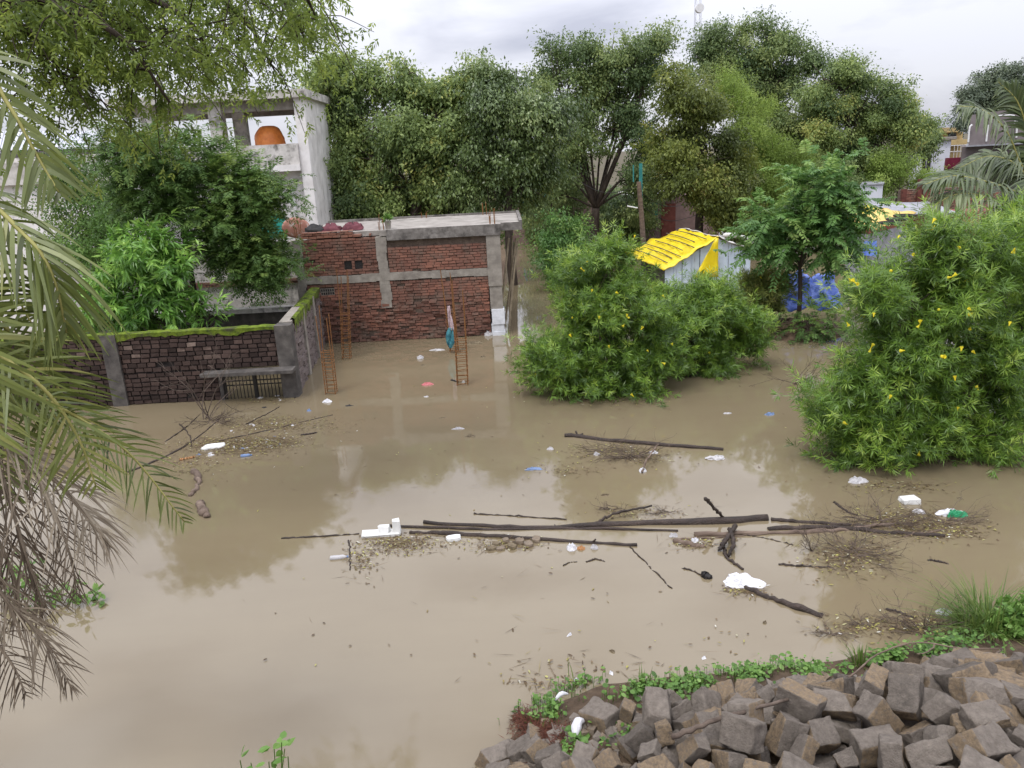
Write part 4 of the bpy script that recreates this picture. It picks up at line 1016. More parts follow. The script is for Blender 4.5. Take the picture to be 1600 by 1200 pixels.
def whorl_bush(name, label, blobs_px, Y, m, nwh, per, ll, lw, base_px, droop=.5, flowers=0, flower_px=None, group=None, cat='bush', stems=9, kind='kite', up=.35, shell=.4, r0=.05, ctv=.25, lump=.34):
    """rosettes of long leaves at twig tips"""
    reseed(label); blobs = [(c, r * .9) for c, r in blob_world(blobs_px, Y)]; b = W(*base_px, 0)
    t = empty(name, b, label, cat, group)
    mb = MB(); C, U, pick = blob_points(blobs, nwh, shell, lump, .16, 3.2)
    keep = C[:, 2] > .03; C, U = C[keep], U[keep]; nwh = len(C)
    bb = np.array([b[0], b[1] + .6, -.4])
    for k in range(stems):
        c, r = blobs[k % len(blobs)]; e = c + rng.normal(0, .3, 3) * r
        path = smooth_path([bb + rng.normal(0, .15, 3) * (1, 1, 0), (bb + e) / 2 + rng.normal(0, .12, 3), e], 9)
        mb.tube(path, np.linspace(r0, r0 * .3, 9), 6)
        for q in range(10):
            j = rng.integers(nwh); s = path[rng.integers(3, 9)]
            if np.linalg.norm(C[j] - s) < 1.6: mb.tube(smooth_path([s, (s + C[j]) / 2 + (0, 0, -.05), C[j]], 5), np.linspace(r0 * .25, r0 * .08, 5), 4)
    mb.build('stems', M['bark'], t, smooth=True)
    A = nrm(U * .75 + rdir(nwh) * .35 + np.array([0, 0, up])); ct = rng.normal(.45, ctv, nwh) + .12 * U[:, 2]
    idx = np.repeat(np.arange(nwh), per); k = len(idx)
    h = rng.random(k)
    P = C[idx] + A[idx] * ((h - .5) * ll * 1.1)[:, None] + rng.normal(0, .012, (k, 3))
    R1 = nrm(np.cross(A[idx], rdir(k)))
    D = nrm(R1 * rng.uniform(.6, 1.1, k)[:, None] + A[idx] * (h * 1.3 - .1)[:, None] + np.array([0, 0, -1.0]) * (droop * rng.random(k))[:, None])
    Lf = ll * rng.uniform(.7, 1.2, k)
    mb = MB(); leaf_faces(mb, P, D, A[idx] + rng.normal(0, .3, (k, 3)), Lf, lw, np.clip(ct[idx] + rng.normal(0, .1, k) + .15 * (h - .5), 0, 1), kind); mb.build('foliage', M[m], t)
    if flowers:
        fm = MB(); n = 7; th = np.arange(n) * 2 * math.pi / n
        prof = [(.007, 0), (.013, .03), (.021, .06), (.034, .088)]
        V = np.array([(r * math.cos(a), r * math.sin(a), z) for r, z in prof for a in th]); F = [(i * n + j, i * n + (j + 1) % n, (i + 1) * n + (j + 1) % n, (i + 1) * n + j) for i in range(3) for j in range(n)]
        fm.add(V + absloc(t), F, .6); proto = None
        pts = []
        if flower_px:
            from_cam = []
            for x, y in flower_px:
                r = _ray(x, y); r = r / np.linalg.norm(r)
                # the rosette nearest the camera along this sight line carries the flower
                tt = (C - CAMP) @ r; dd = np.linalg.norm(C - CAMP - tt[:, None] * r, axis=1)
                ok = np.where(dd < .22)[0]
                if len(ok): pts.append(C[ok[np.argmin(tt[ok])]] + A[ok[np.argmin(tt[ok])]] * .1)
        front = np.where((U[:, 1] < .2) & (U[:, 2] > -.3))[0]
        for j in rng.choice(front, max(0, flowers - len(pts)), replace=False): pts.append(C[j] + U[j] * .1)
        for p in pts:
            if proto is None:
                proto = fm.build('flower', M['petal'], t, smooth=True); o = proto
            else:
                o = proto.copy(); COL.objects.link(o)
            o.location = tuple(np.asarray(p) - absloc(t)); o.rotation_euler = (random.gauss(0, .6) + random.choice((0, 0, 2.6)), random.gauss(0, .6), random.uniform(0, 6)); s = random.uniform(.6, .9); o.scale = (s, s, s)
    return t

G_OL = 'yellow-flowered narrow-leaved bushes in the flood'
FL = [(1453, 363), (1516, 372), (1569, 376), (1428, 397), (1355, 430), (1395, 408), (1478, 436), (1487, 457), (1462, 466), (1500, 476), (1446, 492), (1440, 510), (1462, 516), (1517, 512), (1526, 518), (1542, 515), (1472, 540), (1358, 548), (1415, 548), (1513, 549), (1523, 548), (1346, 557), (1465, 560), (1325, 508), (1320, 428), (1368, 478), (1335, 465), (1430, 385), (1488, 605), (1495, 640), (1550, 600), (1330, 680), (1400, 640)]
whorl_bush('oleander_bush', 'huge near yellow-flowered bush at the right edge of the flood', [(1458, 408, 62, 40), (1500, 385, 90, 45), (1580, 400, 60, 60), (1390, 470, 60, 56), (1460, 480, 100, 70), (1560, 490, 80, 80), (1352, 560, 64, 55), (1430, 570, 100, 70), (1530, 590, 80, 70), (1315, 640, 64, 50), (1390, 660, 100, 60), (1480, 670, 80, 60), (1335, 700, 70, 44), (1430, 725, 80, 34), (1420, 620, 60, 50), (1580, 560, 60, 60), (1500, 690, 50, 40), (1410, 690, 60, 40), (1555, 635, 56, 56), (1530, 695, 50, 34), (1430, 520, 70, 50)], 11.6, 'leaf_oleander', 8600, 22, .145, .0145, (1410, 745), flowers=46, flower_px=FL, group=G_OL, stems=22)
whorl_bush('oleander_bush', 'rounded yellow-flowered bush standing in the middle of the flood', [(945, 427, 56, 44), (965, 462, 48, 36), (906, 495, 50, 42), (970, 510, 86, 52), (1020, 525, 46, 44), (930, 560, 80, 46), (1000, 580, 60, 40), (870, 585, 46, 26), (940, 605, 66, 22), (855, 555, 24, 22), (948, 396, 22, 18)], 16.0, 'leaf_oleander', 6000, 20, .145, .016, (970, 625), flowers=22, flower_px=[(912, 428), (918, 432), (935, 452), (962, 448), (1000, 380), (924, 497), (978, 495), (988, 512), (1006, 513), (905, 520), (948, 555), (1020, 545), (1050, 530), (1038, 570), (985, 615)], group=G_OL, stems=16)
whorl_bush('oleander_bush', 'spreading bush joined to the right flank of the middle one', [(1090, 474, 46, 26), (1130, 480, 56, 36), (1070, 500, 50, 44), (1140, 520, 46, 38), (1100, 550, 66, 34), (1045, 485, 34, 32), (1060, 575, 40, 20), (1178, 530, 22, 30)], 17.2, 'leaf_oleander', 3900, 20, .145, .016, (1075, 600), flowers=6, group=G_OL, stems=12)
whorl_bush('oleander_bush', 'greyish sparse bush between the yellow hut and the compound-leaf tree', [(1175, 448, 30, 22), (1198, 450, 24, 26), (1185, 478, 34, 26)], 21, 'leaf_olive', 800, 18, .18, .024, (1180, 520), flowers=6, group=G_OL, stems=8)
whorl_bush('oleander_bush', 'bright low bush at the far right edge by the palm', [(1585, 350, 30, 34), (1610, 400, 40, 60), (1600, 470, 40, 60), (1640, 560, 70, 60), (1680, 640, 80, 56), (1600, 610, 40, 44), (1620, 680, 50, 36)], 13.2, 'leaf_oleander', 3300, 20, .145, .0145, (1640, 690), flowers=4, group=G_OL, stems=6)
whorl_bush('mango_tree', 'bright green mango tree peering over the mossy compound wall', [(215, 380, 46, 30), (180, 415, 40, 36), (240, 410, 50, 38), (270, 440, 34, 44), (165, 460, 34, 36), (215, 455, 60, 44), (270, 490, 34, 30), (170, 500, 34, 26), (235, 500, 50, 26)], 18.3, 'leaf_mango', 560, 14, .27, .06, (230, 570), droop=1.0, cat='tree', kind='fold', up=.2, r0=.06, shell=.3)
whorl_bush('sapling', 'small large-leaved sapling behind the gate corner of the compound', [(312, 480, 16, 16), (325, 495, 12, 14)], 18.2, 'leaf_mango', 18, 8, .22, .06, (315, 560), droop=.6, cat='sapling', kind='fold', stems=3)
broad_tree('climber_shrub', 'tangled light shrub against the whitewashed wall left of the fern-leaved tree', [(115, 300, 30, 26), (150, 320, 34, 30), (120, 345, 40, 26), (165, 350, 30, 24), (110, 260, 18, 16), (140, 390, 40, 26), (100, 400, 40, 30)], 22.5, (130, 430), (135, 360), .05, 'leaf_fern', 13000, .11, None, cr=.25, asp=.5, cat='shrub')
broad_tree('bright_shrub', 'bright yellow-green shrub between the wall and the mango tree', [(160, 365, 34, 18), (125, 385, 30, 20), (195, 330, 20, 20), (425, 430, 28, 16)], 21.5, (150, 430), (150, 385), .05, 'leaf_creeper', 7000, .1, None, cr=.22, asp=.5, cat='shrub')

# overhead tree at upper left: fine hanging sprays on long thin boughs
def overhead_tree():
    t = empty('overhanging_tree', (-9.5, 7.5, 0), 'fine-leaved tree hanging its boughs into the upper left sky', 'tree')
    Yc = 9.5; mb = MB(); root = np.array([-7.5, 7.6, 9.5])
    mb.tube(smooth_path([(-9.5, 7.5, -.6), (-9.2, 7.4, 4), root], 12), np.linspace(.32, .2, 12), 9)
    boughs = [[(-100, -40), (60, 0), (190, 60), (265, 160)], [(-80, -120), (150, -40), (290, 30), (330, 95)], [(0, -150), (250, -60), (380, 30), (430, 112)], [(100, -160), (320, -80), (440, 0), (485, 80)], [(-150, 10), (0, 30), (70, 75), (112, 150)], [(-160, -30), (20, -10), (120, 30), (185, 125)], [(60, -170), (300, -110), (420, -40), (466, 60)], [(-60, -110), (120, -10), (230, 60), (300, 140)], [(200, -170), (350, -110), (450, -50), (496, 30)], [(-120, -90), (60, -40), (150, 10), (225, 60)]]
    sp = []
    for bi, bg in enumerate(boughs):
        pts = [root] + [YP(x, y, Yc + (bi % 4) * .9 + k * .3 - 1) for k, (x, y) in enumerate(bg)]
        path = smooth_path(pts, 26); mb.tube(path, np.linspace(.09, .012, 26), 5)
        for k in range(34):
            j = rng.integers(7, 26); s = path[j]; u = rng.normal(0, 1, 3) * (.75, .75, .4) + (.0, 0, -.2); u = u / max(1, np.linalg.norm(u))
            e = s + u * 1.05; q = smooth_path([s, (s + e) / 2 + (0, 0, .12), e + (0, 0, -.15)], 6); mb.tube(q, np.linspace(.012, .004, 6), 3)
            for g in range(12): sp.append(q[rng.integers(1, 6)] + rng.normal(0, .1, 3))
    mb.build('trunk', M['bark'], t, smooth=True)
    C = np.array(sp); n = len(C); D0 = nrm(rdir(n) * .8 + (0, 0, -.9)); Ls = rng.uniform(.16, .3, n); ct = np.clip(rng.normal(.5, .22, n), 0, 1); mb = MB()
    for s in np.linspace(.15, 1, 6):
        P = C + D0 * (Ls * s)[:, None]; S = nrm(np.cross(D0, rdir(n)))
        for sg in (-1, 1):
            leaf_faces(mb, P, nrm(S * sg + D0 * .7 + (0, 0, -.3) + rng.normal(0, .2, (n, 3))), rdir(n), rng.uniform(.055, .1, n), .026, ct)
    mb.build('crown', M['leaf_neem'], t)
overhead_tree()

# palms
def frond(mb, mbr, pts, npair, Lmax, wid, ang=.9, droop=.35, side=None, t0=.08, dead=False, jitter=.12, prof=None, rr=.018, onesided=None, tb=.5):
    path = smooth_path(pts, npair); T = nrm(np.gradient(path, axis=0))
    mbr.tube(path, np.linspace(rr, rr * .25, npair), 6)
    up = np.array([0, 0, 1.0]) if side is None else np.asarray(side, float)
    n = npair; s = np.linspace(0, 1, n); i = np.where(s >= t0)[0]
    pr = np.sin(np.clip((s[i] - t0) / (1 - t0) * .86 + .12, 0, 1) * math.pi) ** .6 if prof is None else prof(s[i])
    for sg in (-1, 1):
        if onesided and sg != onesided: continue
        P = path[i] + rng.normal(0, .004, (len(i), 3)); Tt = T[i]; S = nrm(np.cross(Tt, up)) * sg
        D = nrm(S * math.sin(ang) + Tt * math.cos(ang) + nrm(up) * .22 + rng.normal(0, jitter, (len(i), 3)))
        Ln = Lmax * pr * rng.uniform(.85, 1.1, len(i)); N = nrm(np.cross(D, Tt) + rng.normal(0, .15, (len(i), 3)))
        Sw = nrm(np.cross(D, N)); g = droop * rng.uniform(.6, 1.3, len(i)); V = []
        ss = [0, .12, .35, .6, .82, 1]; ws = [.5, .95, 1, .85, .55, .04]
        for a, w in zip(ss, ws):
            c = P + D * (Ln * a)[:, None] + np.array([0, 0, -1.0]) * (g * Ln * a * a)[:, None]
            V += [c + Sw * wid * w / 2, c - Sw * wid * w / 2]
        V = np.stack(V, 1); q = np.array([[2 * k, 2 * k + 1, 2 * k + 3, 2 * k + 2] for k in range(5)])
        F = (np.arange(len(i))[:, None, None] * 12 + q[None]).reshape(-1, 4)
        mb.add(V.reshape(-1, 3), F, np.repeat(np.clip(rng.normal(tb, .17, len(i)), 0, 1), 5))
def date_palm():
    base = np.array([-5.6, 4.3, 0]); crown = np.array([-4.75, 4.5, 4.6])
    t = empty('date_palm', base, 'wild date palm leaning in from the left edge with green and dead fronds', 'palm')
    pts = smooth_path([base + (0, 0, -.6), base + (.2, .05, 2.2), crown], 26)
    MB().tube(pts, .19 + .035 * np.abs(np.sin(np.arange(26) * 1.9)), 12).build('trunk', M['bark'], t)
    def fr(px, m='leaf_date', n=46, Lm=.42, w=.027, lab=None, **k):
        n = int(n * (1.3 if m == 'leaf_date' else 1.25)); w *= .8
        P = [YP(x, y, Y) for x, y, Y in px]; mb, mr = MB(), MB(); frond(mb, mr, P, n, Lm, w, **k)
        o = mb.build('frond', M[m], t)
        if lab: tag(o, lab)
        mr.build('rib', M['rachis_dead' if m == 'leaf_dead' else 'rachis'], o, smooth=True)
    fr([(-160, 150, 4.4), (-50, 85, 4.3), (14, 165, 4.2), (56, 240, 4.15), (92, 300, 4.1)], droop=.35, ang=.68, n=22, Lm=.33, side=(.3, -.8, .5), w=.03)
    fr([(-210, 480, 4.8), (-100, 420, 5.0), (-20, 470, 5.2), (40, 560, 5.3), (90, 660, 5.3)], droop=.15, ang=1.0, n=34, Lm=.5, side=(.1, -.9, .4), tb=.3)
    fr([(-230, 430, 4.7), (-130, 480, 4.9), (-60, 560, 5.0), (-20, 660, 5.0), (0, 760, 4.9)], droop=.08, ang=1.15, n=36, Lm=.62, side=(-.05, -1, .2), w=.03, tb=.45)
    fr([(-180, 380, 4.4), (-60, 300, 4.1), (42, 371, 3.9), (84, 435, 3.85), (104, 520, 3.85)], droop=.55, ang=.55, n=38, Lm=.38, side=(.4, -.7, .6))
    fr([(-220, 420, 4.6), (-90, 330, 5), (-20, 370, 5.2), (30, 470, 5.3), (80, 560, 5.3)], droop=.3, ang=.9, n=26, Lm=.46, side=(.2, -.9, .5), tb=.35)
    fr([(-220, 400, 4.5), (-110, 450, 4.7), (-40, 540, 4.8), (0, 660, 4.8), (20, 780, 4.7)], droop=.06, ang=1.2, n=34, Lm=.62, side=(-.1, -1, .1), w=.03)
    fr([(-200, 380, 4.5), (-120, 400, 4.3), (-50, 500, 4.2), (-20, 600, 4.15), (-10, 700, 4.1)], droop=.05, ang=1.25, n=26, Lm=.6, side=(-.1, -1, .1), w=.032, tb=.62)
    fr([(-200, 450, 4.6), (-60, 470, 5), (40, 540, 5.3), (100, 620, 5.4), (150, 700, 5.4)], droop=.2, ang=.9, n=28, Lm=.46, side=(.1, -.7, .7), tb=.4, w=.028)
    fr([(-200, 480, 4.5), (0, 590, 4.7), (100, 640, 4.9), (200, 707, 5.0), (288, 815, 5.0)], droop=.3, ang=.72, n=44, Lm=.36, w=.016, side=(.2, -.5, .9), tb=.4)
    fr([(-180, 470, 4.4), (-60, 520, 4.3), (60, 600, 4.2), (120, 680, 4.2), (150, 760, 4.2)], droop=.2, ang=.85, n=26, Lm=.4, w=.022, side=(.2, -.9, .4), tb=.7)
    dd = 'dry grey-brown dead frond'
    fr([(-160, 520, 4.3), (-20, 670, 4.2), (60, 725, 4.2), (120, 790, 4.2), (170, 850, 4.2)], 'leaf_dead', 44, .4, .015, dd, droop=.55, ang=.5, side=(.2, -.5, .9), jitter=.3, tb=.7)
    fr([(-160, 540, 4.4), (-20, 700, 4.4), (20, 800, 4.4), (45, 880, 4.4), (70, 950, 4.4)], 'leaf_dead', 42, .4, .014, dd, droop=.6, ang=.45, side=(.3, -.8, .4), tb=.35, jitter=.3)
    fr([(-150, 560, 4.5), (-60, 740, 4.5), (-10, 830, 4.5), (20, 900, 4.5), (35, 960, 4.5)], 'leaf_dead', 38, .42, .014, dd, droop=.5, ang=.5, side=(.3, -.8, .4), tb=.25, jitter=.3)
    fr([(-160, 600, 4.2), (-80, 800, 4.1), (0, 925, 4.1), (60, 990, 4.1), (112, 1075, 4.1)], 'leaf_dead', 50, .34, .013, dd, droop=.45, ang=.36, side=(.3, -.7, .6), tb=.55, jitter=.25)
    fr([(-150, 620, 4.3), (-100, 820, 4.4), (-20, 980, 4.4), (20, 1040, 4.4), (40, 1085, 4.4)], 'leaf_dead', 30, .3, .012, dd, droop=.3, ang=.7, side=(.3, -.7, .6), tb=.25, jitter=.25)
    fr([(-150, 560, 4.6), (20, 690, 5.0), (80, 790, 5.2), (110, 870, 5.2), (120, 930, 5.2)], 'leaf_dead', 36, .36, .012, dd, droop=.5, ang=.55, side=(.2, -.8, .5), tb=.2, jitter=.3)
date_palm()
def coconut_palm():
    crown = YP(1630, 300, 16.5); base = np.array([crown[0] + .9, 16.9, 0])
    t = empty('coconut_palm', base, 'coconut palm reaching long arching fronds in from the right edge', 'palm')
    pts = smooth_path([base + (0, 0, -.6), base + (-.2, 0, 2.5), crown], 20)
    MB().tube(pts, np.linspace(.2, .14, 20), 10).build('trunk', M['bark'], t)
    def fr(px, n=70, Lm=.75, w=.045, **k):
        n = int(n * 1.3); P = [crown] + [YP(x, y, Y) for x, y, Y in px]; mb, mr = MB(), MB(); frond(mb, mr, P, n, Lm, w, rr=.03, **k)
        o = mb.build('frond', M['leaf_coco'], t); mr.build('rib', M['rachis'], o, smooth=True)
    fr([(1598, 262, 16), (1572, 205, 15.8), (1535, 172, 15.6), (1500, 166, 15.5)], droop=.7, ang=.8, side=(-.3, -.4, .8), tb=.55)
    fr([(1610, 220, 16.6), (1590, 160, 16.6), (1560, 128, 16.6)], droop=.4, ang=.7, side=(-.5, -.5, .7), tb=.4, Lm=.6)
    fr([(1600, 270, 17.2), (1575, 250, 17.4), (1540, 245, 17.5), (1500, 262, 17.5)], droop=.9, ang=.9, side=(-.1, -.5, .8), tb=.4)
    fr([(1590, 300, 15.4), (1545, 285, 15), (1490, 275, 14.8), (1445, 288, 14.8)], droop=.55, ang=.8, side=(-.1, -.3, 1), tb=.45)
    fr([(1600, 320, 15.2), (1575, 322, 14.8), (1530, 305, 14.6), (1490, 305, 14.5), (1450, 328, 14.5)], droop=.7, ang=.85, side=(0, -.3, 1), tb=.85)
    fr([(1620, 280, 15.6), (1598, 310, 15.3), (1570, 350, 15.1)], droop=.8, ang=.7, side=(-.5, -.5, .7), tb=.3)
    fr([(1610, 260, 17.5), (1598, 240, 17.6), (1590, 280, 17.8)], droop=.8, ang=.9, side=(-.5, -.5, .7), tb=.3)
    fr([(1680, 240, 17), (1740, 240, 17), (1800, 300, 17)], droop=.8, side=(0, -.4, 1))
coconut_palm()

# blue tarp tent under the compound-leaf tree, debris mound
def blue_tent():
    c = W(1265, 520, 0); Yq = 21.3
    t = empty('blue_tarp_tent', (c[0], Yq, 0), 'crumpled bright blue tarp shelter under the compound-leaf tree', 'tarp')
    mb = MB(); sheet(mb, [YP(1216, 482, Yq), YP(1316, 482, Yq), YP(1302, 428, Yq + .9), YP(1232, 428, Yq + .9)], 30, 16, .16, .03, freq=26); mb.build('sheet', M['bluetarp'], t, smooth=True)
    mb = MB()
    for x in (1222, 1310):
        p = YP(x, 480, Yq + .2); mb.tube([(p[0], p[1], -.4), (p[0], p[1] + .3, p[2] + .4)], .04, 6)
    mb.build('pole', M['bamboo'], t)
    c = W(1262, 530, 0); mb = MB(); V, F = [], []
    for i in range(8):
        for j in range(22):
            a = j * 2 * math.pi / 22; r = (1 - i / 8) * random.uniform(.9, 1.1); V.append(c + np.array([1.5 * r * math.cos(a), .9 + 1.3 * r * math.sin(a), -.1 + .42 * math.sin((i / 7) * 1.57) + random.uniform(-.04, .04)]))
    for i in range(7):
        for j in range(22): F.append((i * 22 + j, i * 22 + (j + 1) % 22, (i + 1) * 22 + (j + 1) % 22, (i + 1) * 22 + j))
    F.append(tuple(7 * 22 + j for j in range(22)))
    tag(mb.add(V, F).build('mud_mound', M['soil'], origin=c, smooth=True), kind='structure')
blue_tent()

exec_debris = True
# ------------------------------------------------------------------ floating timber
def log(px, r, label, m='wetwood', name='log', z=None, rn=.09, taper=.7, wob=.015, group=None, knots=0, zs=None):
    z = r * .25 if z is None else z
    P = [W(x, y, (zs[i] if zs else z)) for i, (x, y) in enumerate(px)]
    n = 22; path = smooth_path(P, n) + rng.normal(0, wob * .4, (n, 3)); path[:, 2] += rng.normal(0, r * .1, n)
    rad = np.linspace(r, r * taper, n) * (1 + np.convolve(rng.normal(0, rn * 1.5, n + 2), np.ones(3) / 3, 'valid'))
    mb = MB().tube(path, rad, 9)
    for k in range(knots):
        j = rng.integers(2, n - 2); d = rdir(1)[0]; d[2] = abs(d[2]) * .8 + .2
        mb.tube([path[j], path[j] + d * r * 2.2], [r * .45, r * .3], 6)
    return tag(mb.build(name, M[m], origin=path[n // 2], smooth=True), label, 'stick' if name == 'stick' else 'log', group)
GL = 'timber drifting in a line across the water'
log([(662, 817), (760, 822), (850, 824), (1000, 818), (1130, 815), (1198, 810)],   .026, 'thickest dark log of the drifting line, with a broken right end', group=GL, knots=4, taper=2.6)
log([(607, 822), (760, 827), (900, 826), (1060, 829)], .026, 'slim dark log floating just below the thickest one', group=GL)
log([(690, 833), (820, 841), (995, 852)], .036, 'dark log pointing right, lowest of the drifting line', group=GL, knots=2)
log([(1085, 836), (1230, 832), (1300, 829), (1395, 820)], .036, 'pale-topped log slanting up at the right of the drifting line', 'palewood', group=GL)
log([(1200, 826), (1300, 824), (1390, 832), (1475, 838)], .04, 'black log running right behind the pale-topped one', group=GL)
log([(1205, 812), (1290, 818), (1360, 822)], .03, 'dark branch stub behind the pale-topped log', group=GL)
log([(740, 803), (800, 806), (885, 812)], .014, 'thin straight stick above the thickest log', name='stick', group=GL)
log([(440, 841), (500, 838), (562, 834)], .016, 'thin dark stick left of the broken foam box', name='stick', group=GL)
log([(640, 832), (710, 834), (760, 838)], .03, 'dark plank end against the white foam box', group=GL)
log([(930, 818), (960, 803), (1018, 790)], .022, 'bent branch rising behind the thickest log', name='stick', zs=(.03, .08, .16), group=GL)
log([(1102, 779), (1115, 793), (1130, 808)], .025, 'short branch stub sticking up from the thickest log', name='stick', zs=(.42, .25, .06), group=GL)
log([(1060, 843), (1150, 838), (1290, 826)], .014, 'thin reddish stick across the root fork', 'palewood', 'stick', group=GL)
log([(1150, 822), (1135, 842), (1124, 860)], .035, 'crooked root fork hanging below the thickest log', name='stick', group=GL, zs=(.08, .1, .02))
log([(1140, 826), (1146, 850), (1138, 868)], .028, 'second prong of the crooked root fork', name='stick', group=GL, zs=(.08, .1, .02))
log([(1132, 858), (1136, 872), (1162, 890)], .022, 'bent stick below the root fork', name='stick', group=GL)
log([(1055, 845), (1085, 852), (1100, 853)], .04, 'stubby plank end among rubbish left of the root fork', 'palewood', group=GL)
log([(882, 681), (905, 682), (960, 689), (1060, 697), (1130, 702)], .048, 'reddish-brown log floating alone above the drifting line', group=None, knots=2)
log([(1003, 738), (1010, 720), (1028, 693)], .018, 'pale forked stick leaning across the twig tangle', 'palewood', 'stick', zs=(.02, .12, .28))
log([(1150, 912), (1205, 935), (1285, 963)], .03, 'tapering dark pole running from the white sack', taper=1.3)
log([(1216, 882), (1260, 885), (1302, 887)], .016, 'straight black stick left of the twig tangle', name='stick')
log([(304, 736), (310, 750), (306, 763), (298, 774)], .055, 'curved grey driftwood piece near the palm tips', 'palewood', taper=.7, rn=.13, wob=.03)
log([(313, 786), (317, 796), (324, 808)], .065, 'short stub of grey driftwood near the palm tips', 'palewood', taper=.75, rn=.13, wob=.03)
log([(1066, 888), (1085, 893), (1104, 905)], .012, 'thin crooked twig left of the white sack', name='stick')
log([(1101, 899), (1108, 902)], .05, 'small black stub beside the crooked twig', 'dark')
log([(985, 855), (1015, 885), (1050, 920)], .01, 'long thin twig trailing below the lowest log', name='stick')
log([(915, 878), (930, 874), (945, 877)], .014, 'short curved twig below the lowest log', name='stick')
log([(880, 884), (890, 879), (902, 878)], .008, 'thin arched twig below the lowest log, left of the short one', name='stick')
log([(1165, 448 + 388), (1200, 842), (1240, 852)], .01, 'thin submerged-looking stick right of the root fork', name='stick')
log([(545, 845), (547, 890)], .012, 'thin upright-looking twig below the foam box', name='stick')
log([(200, 738), (255, 715), (300, 690), (345, 652)], .02, 'long brown branch sloping through the rubbish raft', name='stick')
log([(258, 690), (290, 668), (320, 640)], .014, 'upper thin branch of the rubbish raft', name='stick')
log([(281, 663), (296, 680), (300, 700)], .014, 'short broken branch crossing the long brown one', name='stick')
log([(340, 690), (420, 672), (520, 648)], .014, 'long branch along the upper edge of the rubbish raft', name='stick')
log([(385, 662), (420, 645), (437, 635)], .012, 'thin twig rising from the upper raft edge', name='stick', zs=(.02, .1, .25))
log([(470, 680), (485, 678), (495, 676)], .02, 'short dark stick at the right end of the rubbish raft', name='stick')
log([(282, 719), (305, 714)], .03, 'flat orange-brown plank in the rubbish raft', 'orangewood', name='plank')
log([(1410, 838), (1445, 832), (1475, 828)], .02, 'pale stick tip at the far right of the drifting line', 'palewood', 'stick')
log([(1304, 785), (1325, 800), (1340, 805)], .02, 'dark branch under the near bush shore debris', name='stick')
log([(1385, 952), (1405, 957), (1425, 965)], .02, 'dark wet stick near the grassy shore corner', name='stick')
log([(1450, 875), (1470, 878), (1482, 881)], .015, 'small dark stick in the bush reflection', name='stick')
log([(828, 518 + 23), (815, 541)], .018, 'short dark stick left of the middle bush', name='stick')
log([(705, 594), (716, 597)], .02, 'black stub at the foot of the nearest rebar cage', 'dark', name='stick')

# dead branching twigs
def twigs(name, label, c, n, spread, h, r=.006, m='twig', depth=2, seed=0):
    g = np.random.default_rng(seed); mb = MB(); c = np.array(c, float)
    def grow(p, d, L_, r_, lv):
        q = p + d * L_; mid = (p + q) / 2 + g.normal(0, .08, 3) * L_
        mb.tube(smooth_path([p, mid, q], 5), np.linspace(r_, r_ * .5, 5), 4)
        if lv:
            for k in range(g.integers(2, 4)): grow(p + (q - p) * g.uniform(.4, 1), nrm(d + g.normal(0, .55, 3)), L_ * g.uniform(.4, .7), r_ * .55, lv - 1)
    for k in range(n):
        a = g.uniform(0, 6.28); d = nrm(np.array([math.cos(a) * spread[0], math.sin(a) * spread[1], g.uniform(.1, 1) * h]))
        grow(c + g.normal(0, .12, 3) * (spread[0], spread[1], 0), d, g.uniform(.4, .9) * max(spread[0], h), r, depth)
    return tag(mb.build(name, M[m], origin=c), label, 'twigs')
twigs('dead_branch', 'bare dead branches standing out of the water before the gate wall', W(325, 655), 6, (.5, .4), 1.5, .012, seed=3)
twigs('dead_branch', 'low brown tangle of twigs at the foot of the bare branches', W(330, 660), 14, (.7, .6), .25, .008, seed=4)
twigs('dead_branch', 'bare brown branches leaning from the near bush over open water', W(1250, 600), 9, (.6, .5), .9, .007, seed=5)
twigs('twig_tangle', 'grey twig tangle below the lone reddish log', W(985, 715), 22, (.55, .45), .3, .006, seed=6)
twigs('twig_tangle', 'grey twig tangle left of the pale forked stick', W(945, 705), 16, (.6, .35), .15, .005, seed=7)
twigs('twig_tangle', 'wide twig tangle below the pale-topped log', W(1330, 865), 34, (.7, .45), .25, .005, seed=8)
twigs('twig_tangle', 'twig tangle with leaves between the white box and the logs', W(1370, 815), 20, (.6, .35), .2, .006, seed=9)
twigs('twig_tangle', 'twig tangle around the green and white packet', W(1480, 815), 18, (.6, .4), .15, .005, seed=10)
twigs('twig_tangle', 'twiggy tangle at the grassy shore corner', W(1440, 985), 20, (.5, .3), .35, .005, seed=11)
twigs('twig_tangle', 'dark flat twigs floating off the creeper shore', W(1345, 975), 12, (.3, .15), .1, .005, seed=12)
twigs('twig_tangle', 'nest of pale stalks floating nearer the creeper shore', W(1300, 990), 12, (.25, .12), .08, .004, seed=13)
twigs('twig_tangle', 'small twig knot behind the thickest log', W(960, 795), 8, (.3, .15), .12, .006, seed=14)
twigs('twig_tangle', 'thin dark twigs on the water right of the bent branch', W(1040, 800), 8, (.35, .12), .05, .004, seed=15)
twigs('twig_tangle', 'small black twig left of the wide tangle', W(1268, 862), 5, (.15, .1), .5, .006, seed=16)
twigs('dead_branch', 'dry branches heaped on the mound under the blue tarp', W(1262, 530) + (0, .4, .1), 14, (.9, .5), .25, .012, seed=17)

